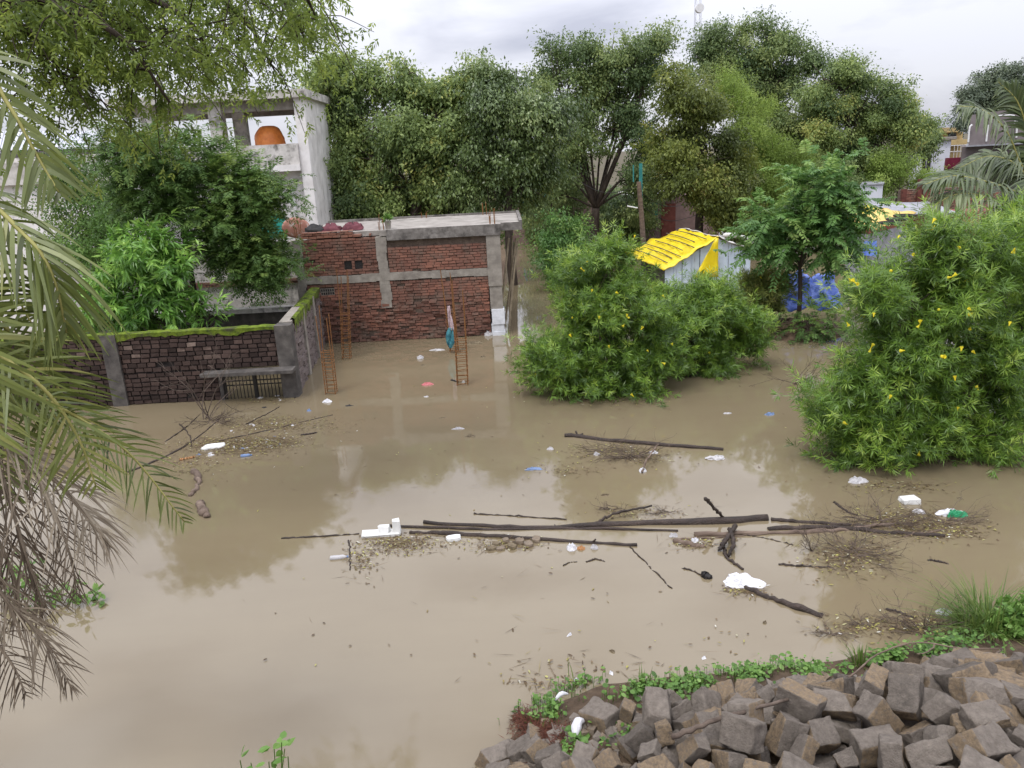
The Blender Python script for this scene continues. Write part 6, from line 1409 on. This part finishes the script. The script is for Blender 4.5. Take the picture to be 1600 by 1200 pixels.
def build_stones():
    DATA = [(14,0.306,2.704,5.152,0.617,-2.14,0.64,0.87),(3,0.3,3.014,5.426,0.553,1.76,-0.53,-1.66),(0,0.233,4.166,5.299,0.601,-0.29,0.35,1.36),(7,0.298,2.667,4.641,0.781,0.16,0.01,0.15),(4,0.226,3.648,4.823,0.692,-1.16,-3.08,0.11),(15,0.192,1.13,5.665,0.318,-0.25,0.14,0.35),(2,0.232,0.277,4.855,0.403,0.43,-0.05,-0.88),(4,0.281,2.697,4.173,0.905,-0.73,-0.27,-0.83),(14,0.301,2.488,4.563,1.001,0.45,-2.23,-0.03),(0,0.206,3.043,4.149,0.859,-0.31,0.01,-0.85),(10,0.217,0.485,5.299,0.378,-0.17,0.15,1.99),(4,0.219,2.281,5.222,0.513,-0.26,-0.22,-1.48),(6,0.19,0.531,4.734,0.476,0.26,2.43,0.5),(12,0.261,0.916,4.583,0.662,1.27,-0.54,-0.12),(15,0.284,2.475,5.25,0.713,0.69,0.53,2.65),(6,0.271,1.527,4.421,0.807,-1.18,2.83,-0.62),(0,0.279,3.372,4.954,0.671,0.36,-0.05,3.09),(10,0.244,2.331,3.867,1.035,-0.83,-0.19,-2.4),(8,0.27,3.065,5.109,0.834,-0.99,-0.55,0.91),(0,0.235,0.303,4.539,0.426,-0.08,-0.29,-0.47),(4,0.276,3.33,5.196,0.8,0.44,-0.14,-0.95),(11,0.245,2.831,5.119,0.868,2.3,-0.95,0.16),(8,0.198,0.71,5.297,0.444,1.72,-0.46,-0.78),(2,0.181,0.739,4.406,0.722,-0.7,0.59,-0.86),(3,0.223,-0.054,4.34,0.466,-0.42,-0.59,2.9),(1,0.227,0.455,4.948,0.497,-1.16,0.17,-2.31),(9,0.233,1.562,5.489,0.454,-0.63,-0.15,-0.12),(7,0.308,2.717,4.954,0.867,0.93,0.52,-0.62),(13,0.175,0.562,4.344,0.5,1.68,-0.05,-1.84),(11,0.261,3.141,4.411,0.906,1.14,-0.86,-2.15),(6,0.308,3.725,5.39,0.623,2.53,-0.04,-0.72),(8,0.197,2.549,5.27,0.477,1.66,0.38,1.6),(15,0.235,3.222,4.622,0.915,0.46,-0.62,-2.47),(9,0.294,3.834,4.702,0.977,-0.18,-1.12,2.17),(7,0.283,1.829,4.674,0.769,-0.56,2.98,0.73),(11,0.205,2.236,4.364,0.781,0.16,-2.84,0.85),(15,0.225,0.883,4.296,0.621,0.28,-0.42,-0.79),(7,0.224,4.219,5.807,0.412,0.01,-0.07,-1.7),(8,0.243,2.128,5.185,0.742,1.36,-0.57,-1.08),(5,0.241,2.573,3.925,1.022,-1.28,0.3,0.08),(5,0.183,1.359,4.903,0.588,0.21,-0.84,-1.24),(9,0.316,3.295,4.859,1.045,-0.87,0.22,-2.93),(5,0.218,0.927,5.247,0.474,0.06,-2.84,1.12),(12,0.243,3.278,4.254,0.937,-1.34,-0.86,0.8),(12,0.239,4.325,5.645,0.546,1.53,0.32,0.33),(13,0.168,0.462,4.302,0.636,1.58,-0.19,-2.68),(12,0.175,2.07,4.753,0.828,0.94,0.34,-2.76),(3,0.251,1.361,4.272,0.96,-0.16,-0.66,-1.33),(6,0.193,2.169,5.074,0.607,1.41,-0.56,-1.09),(2,0.234,3.02,4.699,0.753,-0.18,0.07,-0.13),(5,0.257,1.208,5.245,0.514,-0.86,0.05,0.56),(7,0.199,2.377,4.104,0.889,-0.19,0.39,1.2),(14,0.294,2.379,4.344,0.959,0.0,3.13,0.13),(1,0.198,3.269,4.661,0.734,-1.67,-0.38,-1.01),(7,0.208,0.945,4.182,0.822,0.89,0.51,0.88),(9,0.242,3.752,4.846,0.861,-0.28,0.23,0.43),(0,0.182,1.93,5.332,0.608,0.83,-0.06,-2.42),(1,0.228,2.974,3.825,1.15,-0.91,0.43,-1.09),(10,0.268,1.253,4.656,0.751,0.16,-0.34,2.15),(9,0.202,3.316,4.992,0.898,-2.39,-0.09,0.08),(15,0.202,-0.353,4.584,0.217,-3.04,-0.36,-0.7),(9,0.176,1.817,4.817,0.652,-0.97,0.03,-0.04),(15,0.268,2.744,3.707,1.079,1.62,-0.11,-0.23),(13,0.245,1.798,5.386,0.507,-0.85,0.22,0.63),(14,0.239,1.296,5.112,0.573,0.48,-0.01,-2.65),(1,0.327,3.267,4.648,1.108,0.6,-0.09,2.99),(5,0.284,2.607,4.108,1.077,1.07,0.36,3.06),(5,0.288,1.008,5.093,0.73,3.12,-0.16,1.35),(4,0.232,3.958,4.868,0.743,0.88,-1.19,1.33),(12,0.26,3.492,4.132,0.917,-0.03,0.3,2.55),(11,0.216,3.723,4.353,0.891,-1.05,1.0,-1.86),(10,0.214,-0.251,5.071,0.208,-1.18,2.75,-0.1),(7,0.203,2.449,4.808,0.639,-0.14,0.02,-0.35),(9,0.302,2.881,4.023,1.246,-1.05,0.36,0.41),(9,0.264,1.268,4.584,0.933,-1.29,-0.22,1.57),(5,0.278,2.125,4.004,0.938,-0.16,-0.35,-0.45),(6,0.195,3.107,4.862,0.691,0.21,0.06,3.01),(2,0.242,2.135,3.727,1.102,2.52,-0.36,-0.53),(10,0.28,1.437,4.377,1.114,1.14,-0.13,-0.76),(9,0.214,0.114,5.094,0.526,-0.92,-1.79,-0.46),(10,0.206,1.32,5.5,0.405,-0.03,-0.55,-1.44),(12,0.243,1.268,3.955,0.809,1.22,0.07,1.52),(3,0.219,0.718,4.195,0.596,0.39,-0.33,-0.95),(8,0.298,2.683,3.662,1.306,1.42,-0.23,2.35),(4,0.221,0.795,5.003,0.458,0.25,-0.07,-1.19),(11,0.261,2.275,4.784,0.984,0.6,-0.21,-0.5),(0,0.18,0.373,4.298,0.499,-1.5,0.33,0.79),(15,0.248,3.911,5.099,0.678,-1.26,-0.26,-1.45),(11,0.205,2.075,5.448,0.506,-0.98,-2.74,-0.55),(1,0.184,2.237,4.63,0.859,2.78,0.38,-0.06),(10,0.269,0.672,4.814,0.588,0.81,0.4,1.62),(0,0.24,1.592,4.79,0.885,-0.22,-0.28,2.17),(11,0.207,1.496,3.9,0.828,-2.63,0.09,-0.49),(3,0.193,2.123,4.24,0.954,-0.55,0.87,1.17),(11,0.265,2.04,4.522,0.934,-0.51,-2.76,0.4),(1,0.174,0.827,5.37,0.508,1.01,-1.26,-1.64),(0,0.28,1.553,4.565,1.041,-0.94,2.09,1.5),(7,0.185,1.578,5.06,0.593,2.23,0.33,2.08),(14,0.248,1.802,4.049,0.979,-2.8,0.81,0.91),(5,0.268,3.049,3.579,1.073,-0.26,0.12,0.74),(3,0.163,0.583,4.932,0.402,0.11,0.01,-2.11),(1,0.191,2.526,4.803,0.795,-0.14,0.7,-2.72),(9,0.271,1.801,4.503,0.96,-0.64,-0.9,0.7),(0,0.339,4.213,4.979,0.818,-1.1,-0.91,-2.5),(3,0.233,2.221,4.946,0.729,-0.39,0.41,0.33),(3,0.219,0.984,4.42,0.786,0.58,0.75,-0.4),(15,0.271,2.962,4.763,0.942,-0.07,-0.1,2.8),(8,0.252,1.921,3.841,0.966,-1.59,-0.2,-0.48),(4,0.199,0.265,4.467,0.601,2.19,0.29,1.78),(3,0.2,2.037,4.906,0.609,-0.37,-0.29,-1.45),(11,0.249,3.68,5.01,0.689,-1.1,0.7,0.34),(8,0.252,1.67,3.919,1.133,3.01,0.25,-0.55),(14,0.205,1.624,5.283,0.666,-1.9,-0.51,1.66),(14,0.239,1.496,5.329,0.538,-0.27,-2.99,0.33),(1,0.178,1.438,4.67,0.81,-1.92,0.5,-0.13),(8,0.198,1.01,4.812,0.769,0.22,-0.54,-1.6),(5,0.211,0.209,4.726,0.562,-1.27,0.88,0.44),(1,0.224,1.452,4.803,0.711,-0.59,0.3,-2.23),(7,0.223,0.192,4.413,0.507,-0.41,0.08,-0.68),(6,0.247,3.549,4.681,0.983,1.72,0.17,1.39),(12,0.222,0.154,5.108,0.312,-0.24,-0.31,-0.03),(15,0.228,1.101,5.517,0.436,0.06,-0.59,1.34),(10,0.266,2.939,4.493,1.074,1.83,0.72,0.18),(15,0.263,1.423,5.116,0.698,-0.58,0.49,-1.6),(7,0.232,0.845,4.272,0.915,-2.64,-0.15,0.37),(3,0.184,1.172,4.162,0.732,0.59,-0.22,-1.21),(5,0.271,0.961,3.958,0.946,1.63,-0.57,-1.34),(12,0.253,0.696,4.681,0.817,2.53,-0.15,-1.8),(5,0.246,1.396,3.846,0.993,0.16,-0.34,0.13),(10,0.317,3.442,5.352,0.679,0.4,2.13,0.76),(15,0.254,0.367,4.481,0.719,2.65,0.28,-1.21),(15,0.245,3.893,4.663,0.75,-0.3,-0.2,-0.07),(14,0.266,3.423,4.747,0.804,-1.51,0.09,-0.94),(5,0.231,0.646,4.205,0.788,-2.03,0.72,1.58),(14,0.279,4.408,5.357,0.714,0.02,0.4,-1.77),(11,0.245,2.591,4.866,1.055,-1.28,-0.02,0.88),(7,0.171,0.859,4.248,0.742,-0.61,-0.04,1.1),(9,0.205,1.685,3.968,0.892,-0.3,0.31,1.98),(1,0.227,2.935,4.371,0.807,1.33,0.04,0.1),(4,0.244,2.356,4.775,0.829,0.87,-0.31,-0.66),(10,0.264,3.264,4.11,1.131,-1.24,0.29,-0.71),(15,0.214,-0.08,5.389,0.173,-0.09,-0.42,0.23),(0,0.185,0.945,4.852,0.552,1.38,0.19,1.39),(14,0.221,1.551,3.659,1.12,-0.62,1.72,-2.05),(3,0.192,1.866,4.327,0.977,-0.54,-0.72,0.83),(2,0.191,0.834,4.881,0.67,0.42,0.72,-2.91),(15,0.202,1.107,4.743,0.626,-2.27,-0.03,0.54),(1,0.25,-0.057,4.565,0.345,0.03,-0.04,-1.03),(4,0.272,4.04,5.12,0.718,2.12,0.57,-1.28),(15,0.218,3.58,4.455,1.071,-1.26,-0.7,2.53),(14,0.218,1.14,4.443,0.957,0.91,0.97,2.68),(15,0.297,1.983,4.732,1.033,1.57,-0.25,2.48),(7,0.286,1.786,4.944,0.729,1.08,-0.35,-2.92),(9,0.299,3.146,3.88,1.06,-1.45,-0.04,2.08),(0,0.223,2.378,4.144,1.073,1.75,1.16,-1.74),(4,0.264,2.742,4.448,0.928,-2.15,-0.07,0.41),(11,0.17,0.61,4.392,0.66,-2.02,0.8,0.84),(9,0.193,0.504,4.874,0.687,-0.91,0.92,2.01),(9,0.192,2.538,5.501,0.423,0.07,0.18,2.73),(1,0.265,0.072,4.247,0.58,-1.52,0.4,-1.87),(2,0.268,3.488,4.317,1.145,-1.59,-1.25,0.99),(4,0.253,3.026,4.243,1.263,-2.8,-0.19,0.14),(3,0.181,1.885,4.214,0.828,0.17,-0.3,-0.52),(10,0.193,2.723,5.449,0.485,-2.79,0.3,0.5),(0,0.173,0.547,4.616,0.682,-2.83,-0.62,0.24),(2,0.225,3.566,4.426,0.821,-0.2,0.12,0.77),(4,0.195,2.388,4.886,0.911,-0.8,-0.28,-0.68),(8,0.269,3.027,4.309,1.102,0.17,-0.15,-0.03),(14,0.189,0.033,5.276,0.279,0.62,0.26,-2.41),(8,0.282,2.747,4.709,1.07,-1.82,-0.49,1.01),(9,0.186,-0.406,4.815,0.217,1.58,0.74,2.38),(11,0.233,0.386,4.734,0.61,0.11,2.8,0.96),(7,0.196,0.606,5.166,0.479,-2.24,-0.84,1.58),(3,0.195,3.085,4.939,0.89,-0.5,2.47,0.93),(7,0.228,2.414,4.465,0.805,-3.09,0.44,-0.64),(1,0.229,2.43,5.491,0.533,-1.4,0.04,-2.26),(4,0.201,1.68,4.256,0.829,1.24,-0.12,-2.17),(15,0.296,2.017,4.377,0.773,-0.04,0.34,1.0),(9,0.222,1.607,4.732,0.682,0.03,0.34,1.61),(9,0.215,1.7,5.111,0.734,2.22,0.0,0.1),(7,0.177,1.945,5.568,0.395,-0.32,0.33,0.54),(7,0.209,1.992,4.896,0.852,-0.63,0.7,-2.86),(1,0.205,2.776,4.311,1.061,0.58,0.91,1.73),(15,0.284,4.546,5.607,0.61,-0.32,0.59,-0.51),(2,0.17,0.252,5.329,0.307,0.2,0.33,2.93),(6,0.165,0.699,4.541,0.542,-1.94,-1.83,-0.39),(8,0.252,2.47,5.041,0.638,-0.47,-0.4,-0.65),(8,0.187,1.332,4.26,0.785,1.32,0.19,1.17),(11,0.268,-0.088,4.875,0.323,-1.56,-0.45,-1.14),(8,0.23,1.494,4.058,1.006,-0.49,-1.99,-0.12),(5,0.185,1.101,4.907,0.552,-0.1,-0.03,1.72),(1,0.166,1.068,4.321,0.823,-1.04,0.66,-0.12),(6,0.239,3.638,5.221,0.801,-0.67,-0.89,1.07),(12,0.19,0.377,5.065,0.385,-0.07,-0.41,-1.07),(0,0.225,0.055,4.663,0.446,0.96,0.82,1.61),(9,0.169,0.499,4.485,0.567,-0.64,2.99,-0.49),(8,0.259,3.044,5.165,0.652,1.55,-0.83,1.69),(11,0.218,4.079,5.602,0.504,-2.79,0.65,-1.0),(15,0.189,1.822,3.656,1.103,0.2,-0.02,0.71),(3,0.246,2.891,5.008,1.004,-0.78,-0.33,3.14),(11,0.2,1.984,5.214,0.568,1.06,-0.2,-2.47),(14,0.232,4.022,5.429,0.686,2.8,-0.43,-0.57),(8,0.244,1.131,4.172,0.898,0.3,0.39,-2.24),(11,0.173,-0.234,4.733,0.25,1.35,0.24,1.85),(4,0.172,1.642,5.145,0.558,1.22,-0.24,-0.89),(6,0.193,2.318,5.057,0.817,2.64,0.35,0.27),(12,0.221,2.927,4.07,0.979,0.51,-0.54,1.87),(14,0.198,0.688,5.128,0.583,0.55,-2.52,-1.18),(12,0.222,2.301,5.555,0.43,1.07,0.3,0.82),(8,0.199,3.347,4.451,0.969,0.07,-2.22,-0.65),(15,0.167,0.863,4.605,0.791,-0.42,0.11,1.27),(3,0.229,2.2,4.626,0.688,-0.05,0.14,1.52)]
    protos = [stone_proto(i) for i in range(16)]
    for me in protos: me.materials.append(M['stone'])
    crusty = [sum(p.value for p in me.attributes['tint'].data) / len(me.polygons) for me in protos]
    inv = CRn.T
    # single blocks half bedded in the soil wherever the heap leaves it bare
    order = sorted(range(16), key=lambda k: -sum(p.value for p in protos[k].attributes['tint'].data) / len(protos[k].polygons))
    for i, (x, y, s, rz) in enumerate(((1480, 1085, .5, .1), (1560, 1115, .54, -.5), (1450, 1158, .48, -.6), (1555, 1175, .52, .2), (1340, 1120, .42, -.7), (1250, 1165, .44, .5), (1130, 1150, .4, .9), (1540, 1075, .42, -.5))):
        q = bank_point(x, y); DATA.append((order[i % 5], s, q[0], q[1], q[2] + s * .34, random.gauss(.1, .15), random.gauss(0, .15), rz))
    have = [(d[2], d[3], d[1]) for d in DATA]; g = random.Random(5)
    top = lambda x: float(np.interp(x, [760, 830, 900, 1000, 1090, 1200, 1280, 1400, 1480, 1600, 1700, 1980], [1192, 1150, 1126, 1098, 1090, 1082, 1074, 1058, 1046, 1038, 1028, 1000]))
    for _ in range(5200):
        px_ = g.uniform(750, 1980); py_ = g.uniform(990, 1260)
        if py_ < top(px_) + 6 or (840 < px_ < 985 and 1135 < py_ < 1172 and g.random() < .9): continue
        q = bank_point(px_, py_); s = g.uniform(.17, .3) * (1 + .1 * max(0, q[0] - 1))
        if any((q[0] - a) ** 2 + (q[1] - b) ** 2 < ((s + c) * .4) ** 2 for a, b, c in have): continue
        have.append((q[0], q[1], s)); DATA.append((g.randrange(16), s, q[0], q[1], q[2] + s * .1, g.gauss(0, .3) + g.choice((0, 1.57)), g.gauss(.0, .3), g.uniform(0, 6.28)))
    for k, s, x, y, z, a, b, c in DATA:
        o = bpy.data.objects.new('stone_block', protos[k]); COL.objects.link(o)
        o.location = (x, y, z); o.rotation_euler = (a, b, c); o.scale = (s, s, s)
        q = inv @ (np.array([x, y, z]) - CAMP); px_, py_ = 800 - FPX * q[0] / q[2], 600 + FPX * q[1] / q[2]
        if 838 < px_ < 985 and 1128 < py_ < 1180: bpy.data.objects.remove(o); continue
        d = float(shore_dist(np.array([x]), np.array([y]))[0])
        where = 'at the reddish left tip' if px_ < 960 else ('left of the long stick' if px_ < 1080 else ('around the long stick' if px_ < 1230 else ('mid heap' if px_ < 1330 else ('right of mid heap' if px_ < 1450 else ('near the right end' if px_ < 1540 else 'at the right edge')))))
        row = 'touching the creeper edge' if d < .95 else ('one row below the creeper' if d < 1.4 else ('half way down the pile' if py_ < 1105 else ('in the lower pile' if py_ < 1165 else 'along the bottom row')))
        size = 'big' if s > .42 else ('small' if s < .34 else 'medium')
        ax = abs((Matrix.Rotation(c, 3, 'Z') @ Matrix.Rotation(b, 3, 'Y') @ Matrix.Rotation(a, 3, 'X') @ Vector((1, 0, 0))).z)
        lie = 'upright' if ax > .6 else ('tilted' if ax > .25 else 'flat-lying')
        tag(o, f"{size} {lie} {'plain grey' if crusty[k] < .05 else ('grey and tan' if crusty[k] < .3 else 'tan-crusted')} block {where}, {row}", 'stone', 'rough basalt blocks heaped on the bank')
build_stones()

def chips():
    mb = MB(); base = []
    for i in range(700):
        x = random.uniform(770, 1640); y0 = float(np.interp(x, [760, 830, 1000, 1200, 1400, 1600], [1195, 1140, 1090, 1072, 1045, 1030])); y = random.uniform(y0, 1230)
        p = bank_point(x, y); r = random.uniform(.015, .05); v = np.array([(sx, sy, sz) for sz in (-1, 1) for sx, sy in ((-1, -1), (1, -1), (1, 1), (-1, 1))], float) * r * rng.uniform(.5, 1.1, 3) + rng.normal(0, r * .2, (8, 3))
        a = random.uniform(0, 6.28); R_ = np.array([[math.cos(a), -math.sin(a), 0], [math.sin(a), math.cos(a), .3], [0, -.3, 1]]); mb.hexa(p + v @ R_.T, random.choice((0, 0, .6)))
    tag(mb.build('stone_chips', M['stone']), kind='stuff')
chips()

def creeper():
    mb = MB(); P = []
    bands = [([(830, 1130), (880, 1095), (930, 1075)], 34, 12, 420), ([(870, 1110), (920, 1085), (990, 1085), (1030, 1080)], 30, 10, 620), ([(1050, 1082), (1100, 1068), (1180, 1060), (1240, 1053)], 26, 11, 900), ([(1180, 1062), (1280, 1055), (1380, 1043), (1430, 1030)], 30, 12, 1100), ([(1250, 1045), (1400, 1035), (1440, 1020)], 20, 7, 600), ([(1440, 1020), (1500, 1010), (1560, 1000), (1600, 990)], 20, 14, 900), ([(1530, 985), (1570, 970), (1620, 960)], 30, 18, 1100), ([(900, 1165), (960, 1150), (975, 1140)], 26, 14, 520), ([(880, 1195), (930, 1175)], 20, 10, 200), ([(1040, 1105), (1060, 1100)], 18, 8, 90), ([(1300, 1050), (1350, 1048)], 60, 14, 260)]
    for pl, sx, sy, n in bands:
        u = rng.random(n) * (len(pl) - 1); i = u.astype(int); f = (u - i)[:, None]; q = np.array(pl, float)
        c = q[i] * (1 - f) + q[i + 1] * f + rng.normal(0, 1, (n, 2)) * (sx * .6, sy * .75)
        P += [W(x, y, .12) if False else bank_point(x, y) for x, y in c]
    P = np.array(P); d = shore_dist(P[:, 0], P[:, 1]); P = P[d > -.22]; n = len(P)
    P[:, 2] = np.maximum(bank_z(P[:, 0], P[:, 1]), 0) + rng.uniform(.02, .13, n)
    a = rng.uniform(0, 6.28, n); D = np.stack([np.cos(a), np.sin(a), rng.normal(-.1, .25, n)], -1); s = rng.choice([.022, .035, .05, .07], n, p=[.3, .36, .24, .1]) * rng.uniform(.8, 1.2, n)
    pn = np.array([mnoise.noise(Vector(q * 2.6)) + .6 * mnoise.noise(Vector(q * 7)) for q in P]); keep = pn > -.12 + .25 * rng.random(n); P, D, s = P[keep], D[keep], s[keep]; n = len(P)
    leaf_faces(mb, P, D, np.array([0, -.15, 1.0]) + rng.normal(0, .4, (n, 3)), s, s * rng.uniform(.5, .95, n), np.clip(rng.normal(.42, .24, n), 0, 1), 'oval')
    k = n // 3; mb2 = MB()
    for p, dd in zip(P[:k], D[:k]): mb2.tube([p, p - (0, 0, .1)], .0025, 3, caps=False)
    tag(mb.build('creeper', M['leaf_creeper']), kind='stuff')
    tag(mb2.build('creeper_stems', M['leaf_grass']), kind='stuff')
creeper()

def red_roots():
    mb = MB(); n = 3400; P = []
    for cx, cy, sx, sy, m in ((850, 1150, 34, 16, 1500), (890, 1190, 34, 14, 1200), (815, 1125, 14, 14, 500)):
        for _ in range(m):
            P.append(bank_point(cx + random.gauss(0, sx * .6), cy + random.gauss(0, sy * .6)))
    P = np.array(P); P = P[shore_dist(P[:, 0], P[:, 1]) > -.1]; n = len(P); P[:, 2] += rng.uniform(.0, .05, n)
    a = rng.uniform(0, 6.28, n); D = np.stack([np.cos(a), np.sin(a), rng.normal(.1, .4, n)], -1)
    leaf_faces(mb, P, D, rdir(n) + (0, 0, 1), rng.uniform(.04, .12, n), .006, .5, 'kite'); tag(mb.build('root_mat', M['redroots']), kind='stuff')
red_roots()

def blades(name, label, c, n, h, spread, m='leaf_grass', w=.014, cat='grass clump', arch=.7, g=None):
    c = np.array(c, float); mb = MB(); a = rng.uniform(0, 6.28, n); lean = np.abs(rng.normal(.35, .25, n)) * arch
    P = c + np.stack([np.cos(a) * rng.random(n) * spread, np.sin(a) * rng.random(n) * spread, 0 * a - .03], -1)
    o_ = np.stack([np.cos(a), np.sin(a), 0 * a], -1); Hh = h * rng.uniform(.5, 1.15, n); S = np.stack([-np.sin(a), np.cos(a), 0 * a], -1); V = []
    for s, ww in ((0, .7), (.35, 1), (.7, .7), (1, .05)):
        q = P + o_ * (lean * Hh * s * s * 1.6)[:, None] + np.array([0, 0, 1.0]) * (Hh * (s - .35 * lean * s * s * 1.6))[:, None]
        V += [q + S * w * ww / 2, q - S * w * ww / 2]
    V = np.stack(V, 1); qd = np.array([[2 * k, 2 * k + 1, 2 * k + 3, 2 * k + 2] for k in range(3)])
    F = (np.arange(n)[:, None, None] * 8 + qd[None]).reshape(-1, 4); mb.add(V.reshape(-1, 3), F, np.repeat(np.clip(rng.normal(.45, .2, n), 0, 1), 3))
    return tag(mb.build(name, M[m], origin=c), label, cat, g)
blades('grass_clump', 'tall arching grass clump on the shore below the near bush', bank_point(1545, 985), 330, .52, .3, cat='grass', arch=1.5, w=.011)
blades('grass_clump', 'shorter grass tuft left of the tall arching clump', bank_point(1512, 985), 150, .34, .18, cat='grass', arch=1.5, w=.01)
blades('grass_clump', 'small grass tuft in the creeper at the middle of the shore', bank_point(1345, 1040), 70, .22, .1, cat='grass')
blades('grass_clump', 'thin grass tuft at the left creeper edge', bank_point(1005, 1072), 40, .2, .08, w=.01, cat='grass')
blades('grass_clump', 'sparse stalks standing in the shallows left of the creeper', W(905, 1078, 0), 14, .3, .22, w=.008, cat='grass')
blades('grass_clump', 'small grass tuft by the first creeper stones', bank_point(1085, 1075), 40, .18, .08, w=.01, cat='grass')
whorl_bush('shore_weed', 'leafy green weed mound at the right end of the shore', [(1590, 975, 34, 20), (1560, 990, 26, 12), (1610, 955, 26, 18)], float(bank_point(1590, 985)[1]), 'leaf_creeper', 240, 9, .09, .04, (1600, 985), droop=.4, stems=4, kind='oval', r0=.012, cat='weed', lump=.11)

def stray(px, r, label, m, name='stick', lift=.18):
    P = [bank_point(x, y, 0, lift) for x, y in px]; path = smooth_path(P, 20)
    path += rng.normal(0, .004, path.shape)
    return tag(MB().tube(path, np.linspace(r, r * .6, 20), 7).build(name, M[m], origin=path[10], smooth=True), label, 'stick')
stray([(1050, 1152), (1140, 1118), (1236, 1092)], .02, 'long brown stick lying across the basalt blocks', 'twig', lift=.52)
stray([(1325, 1058), (1380, 1018), (1440, 1004), (1500, 1012), (1565, 1014)], .009, 'curved bare stem arching over the creeper', 'palewood', lift=.16)
stray([(1565, 1014), (1545, 1030), (1515, 1036)], .009, 'hooked dark root beside the curved bare stem', 'twig', lift=.14)
stray([(1462, 1006), (1450, 1018), (1432, 1022)], .008, 'forked side stem of the curved bare stem', 'palewood', lift=.14)
stray([(1365, 1060), (1370, 1035), (1362, 1062)], .005, 'thin bent stalk in the creeper', 'twig', lift=.12)
c = bank_point(906, 1150, .1)
tag(MB().tube(smooth_path([c + (-.04, -.06, -.05), c + (-.03, 0, -.02), c + (.0, .06, .0), c + (.05, .09, -.03)], 9), [.015, .03, .04, .045, .04, .04, .03, .025, .01], 9).build('plastic_bag', M['sack'], origin=c), 'white plastic bag lying by the reddish roots', 'bag')
c = bank_point(868, 1108, .1); tag(MB().tube(smooth_path([c, c + (.06, .02, .05), c + (.12, .05, .02)], 6), [.01, .018, .022, .02, .015, .008], 8).build('paper_scrap', M['sack'], origin=c), 'yellowish white scrap in the left creeper', 'scrap')
for x, y, lab in ((900, 1063, 'pale floating scrap off the left creeper'), (955, 1052, 'grey and white scrap by the shore stalks'), (942, 1045, 'yellow leaf scrap by the shore stalks'), (1100, 1028, 'white feather-like scrap on a stalk off the shore'), (890, 992, 'small pale scrap alone in the lower water'), (957, 1018, 'bent brown leaf alone in the lower water'), (1195, 973, 'yellow green leaf floating below the dark pole'), (1210, 1028, 'reddish twiggy scrap by the shore')):
    bag(x, y, .075, .045, .03, 'sack' if 'white' in lab or 'pale' in lab else 'litter', lab, 'scrap', 'scrap', random.uniform(0, 3), amp=.4)
bag(1508, 998, .16, .1, .08, 'dark', 'dark blue-black rag in the shore weeds', 'rag', 'rag')

# weeds at the left below the palm, sprig at the bottom edge
def sprig(name, label, px, Y, n, ll, lw, base, m='leaf_creeper', h=.3):
    t = empty(name, base, label, 'weed'); mb, ms = MB(), MB()
    for x, y in px:
        p = YP(x, y, Y + random.uniform(-.15, .15)); b = np.array(base, float) + rng.normal(0, .06, 3) * (1, 1, 0)
        path = smooth_path([b, (b + p) / 2 + rng.normal(0, .05, 3), p], 8); ms.tube(path, np.linspace(.008, .003, 8), 5)
        D = nrm(rdir(n) * (1, 1, .5) + (0, 0, .15)); Q = path[rng.integers(4, 8, n)]
        leaf_faces(mb, Q + D * .02, D, np.array([0, 0, 1.0]) + rng.normal(0, .35, (n, 3)), ll * rng.uniform(.6, 1.15, n), lw, np.clip(rng.normal(.55, .2, n), 0, 1), 'oval')
    ms.build('stem', M['leaf_grass'], t); mb.build('leaves', M[m], t)
b0 = YP(410, 1240, 3.6); sprig('weed_sprig', 'bright green leafy sprig poking up at the bottom edge', [(375, 1188), (392, 1192), (428, 1165), (440, 1160), (450, 1182), (420, 1190), (385, 1200), (445, 1170)], 3.6, 11, .07, .042, (b0[0], b0[1], float(bank_z(b0[0], b0[1]))))
b1 = W(85, 945); sprig('weed_plant', 'bright leafy weed leaning out of the water under the dead fronds', [(90, 915), (110, 925), (125, 905), (140, 930), (95, 935), (60, 910), (30, 900), (150, 925), (165, 938), (110, 945), (40, 930), (20, 890)], float(b1[1]), 9, .13, .055, (b1[0], b1[1], -.1))
b2 = W(15, 930); sprig('weed_plant', 'darker weed behind the bright one at the left edge', [(10, 870), (35, 865), (0, 900), (20, 920), (60, 870), (-20, 880)], float(b2[1]), 10, .12, .05, (b2[0], b2[1], -.1), 'leaf_pinnate')
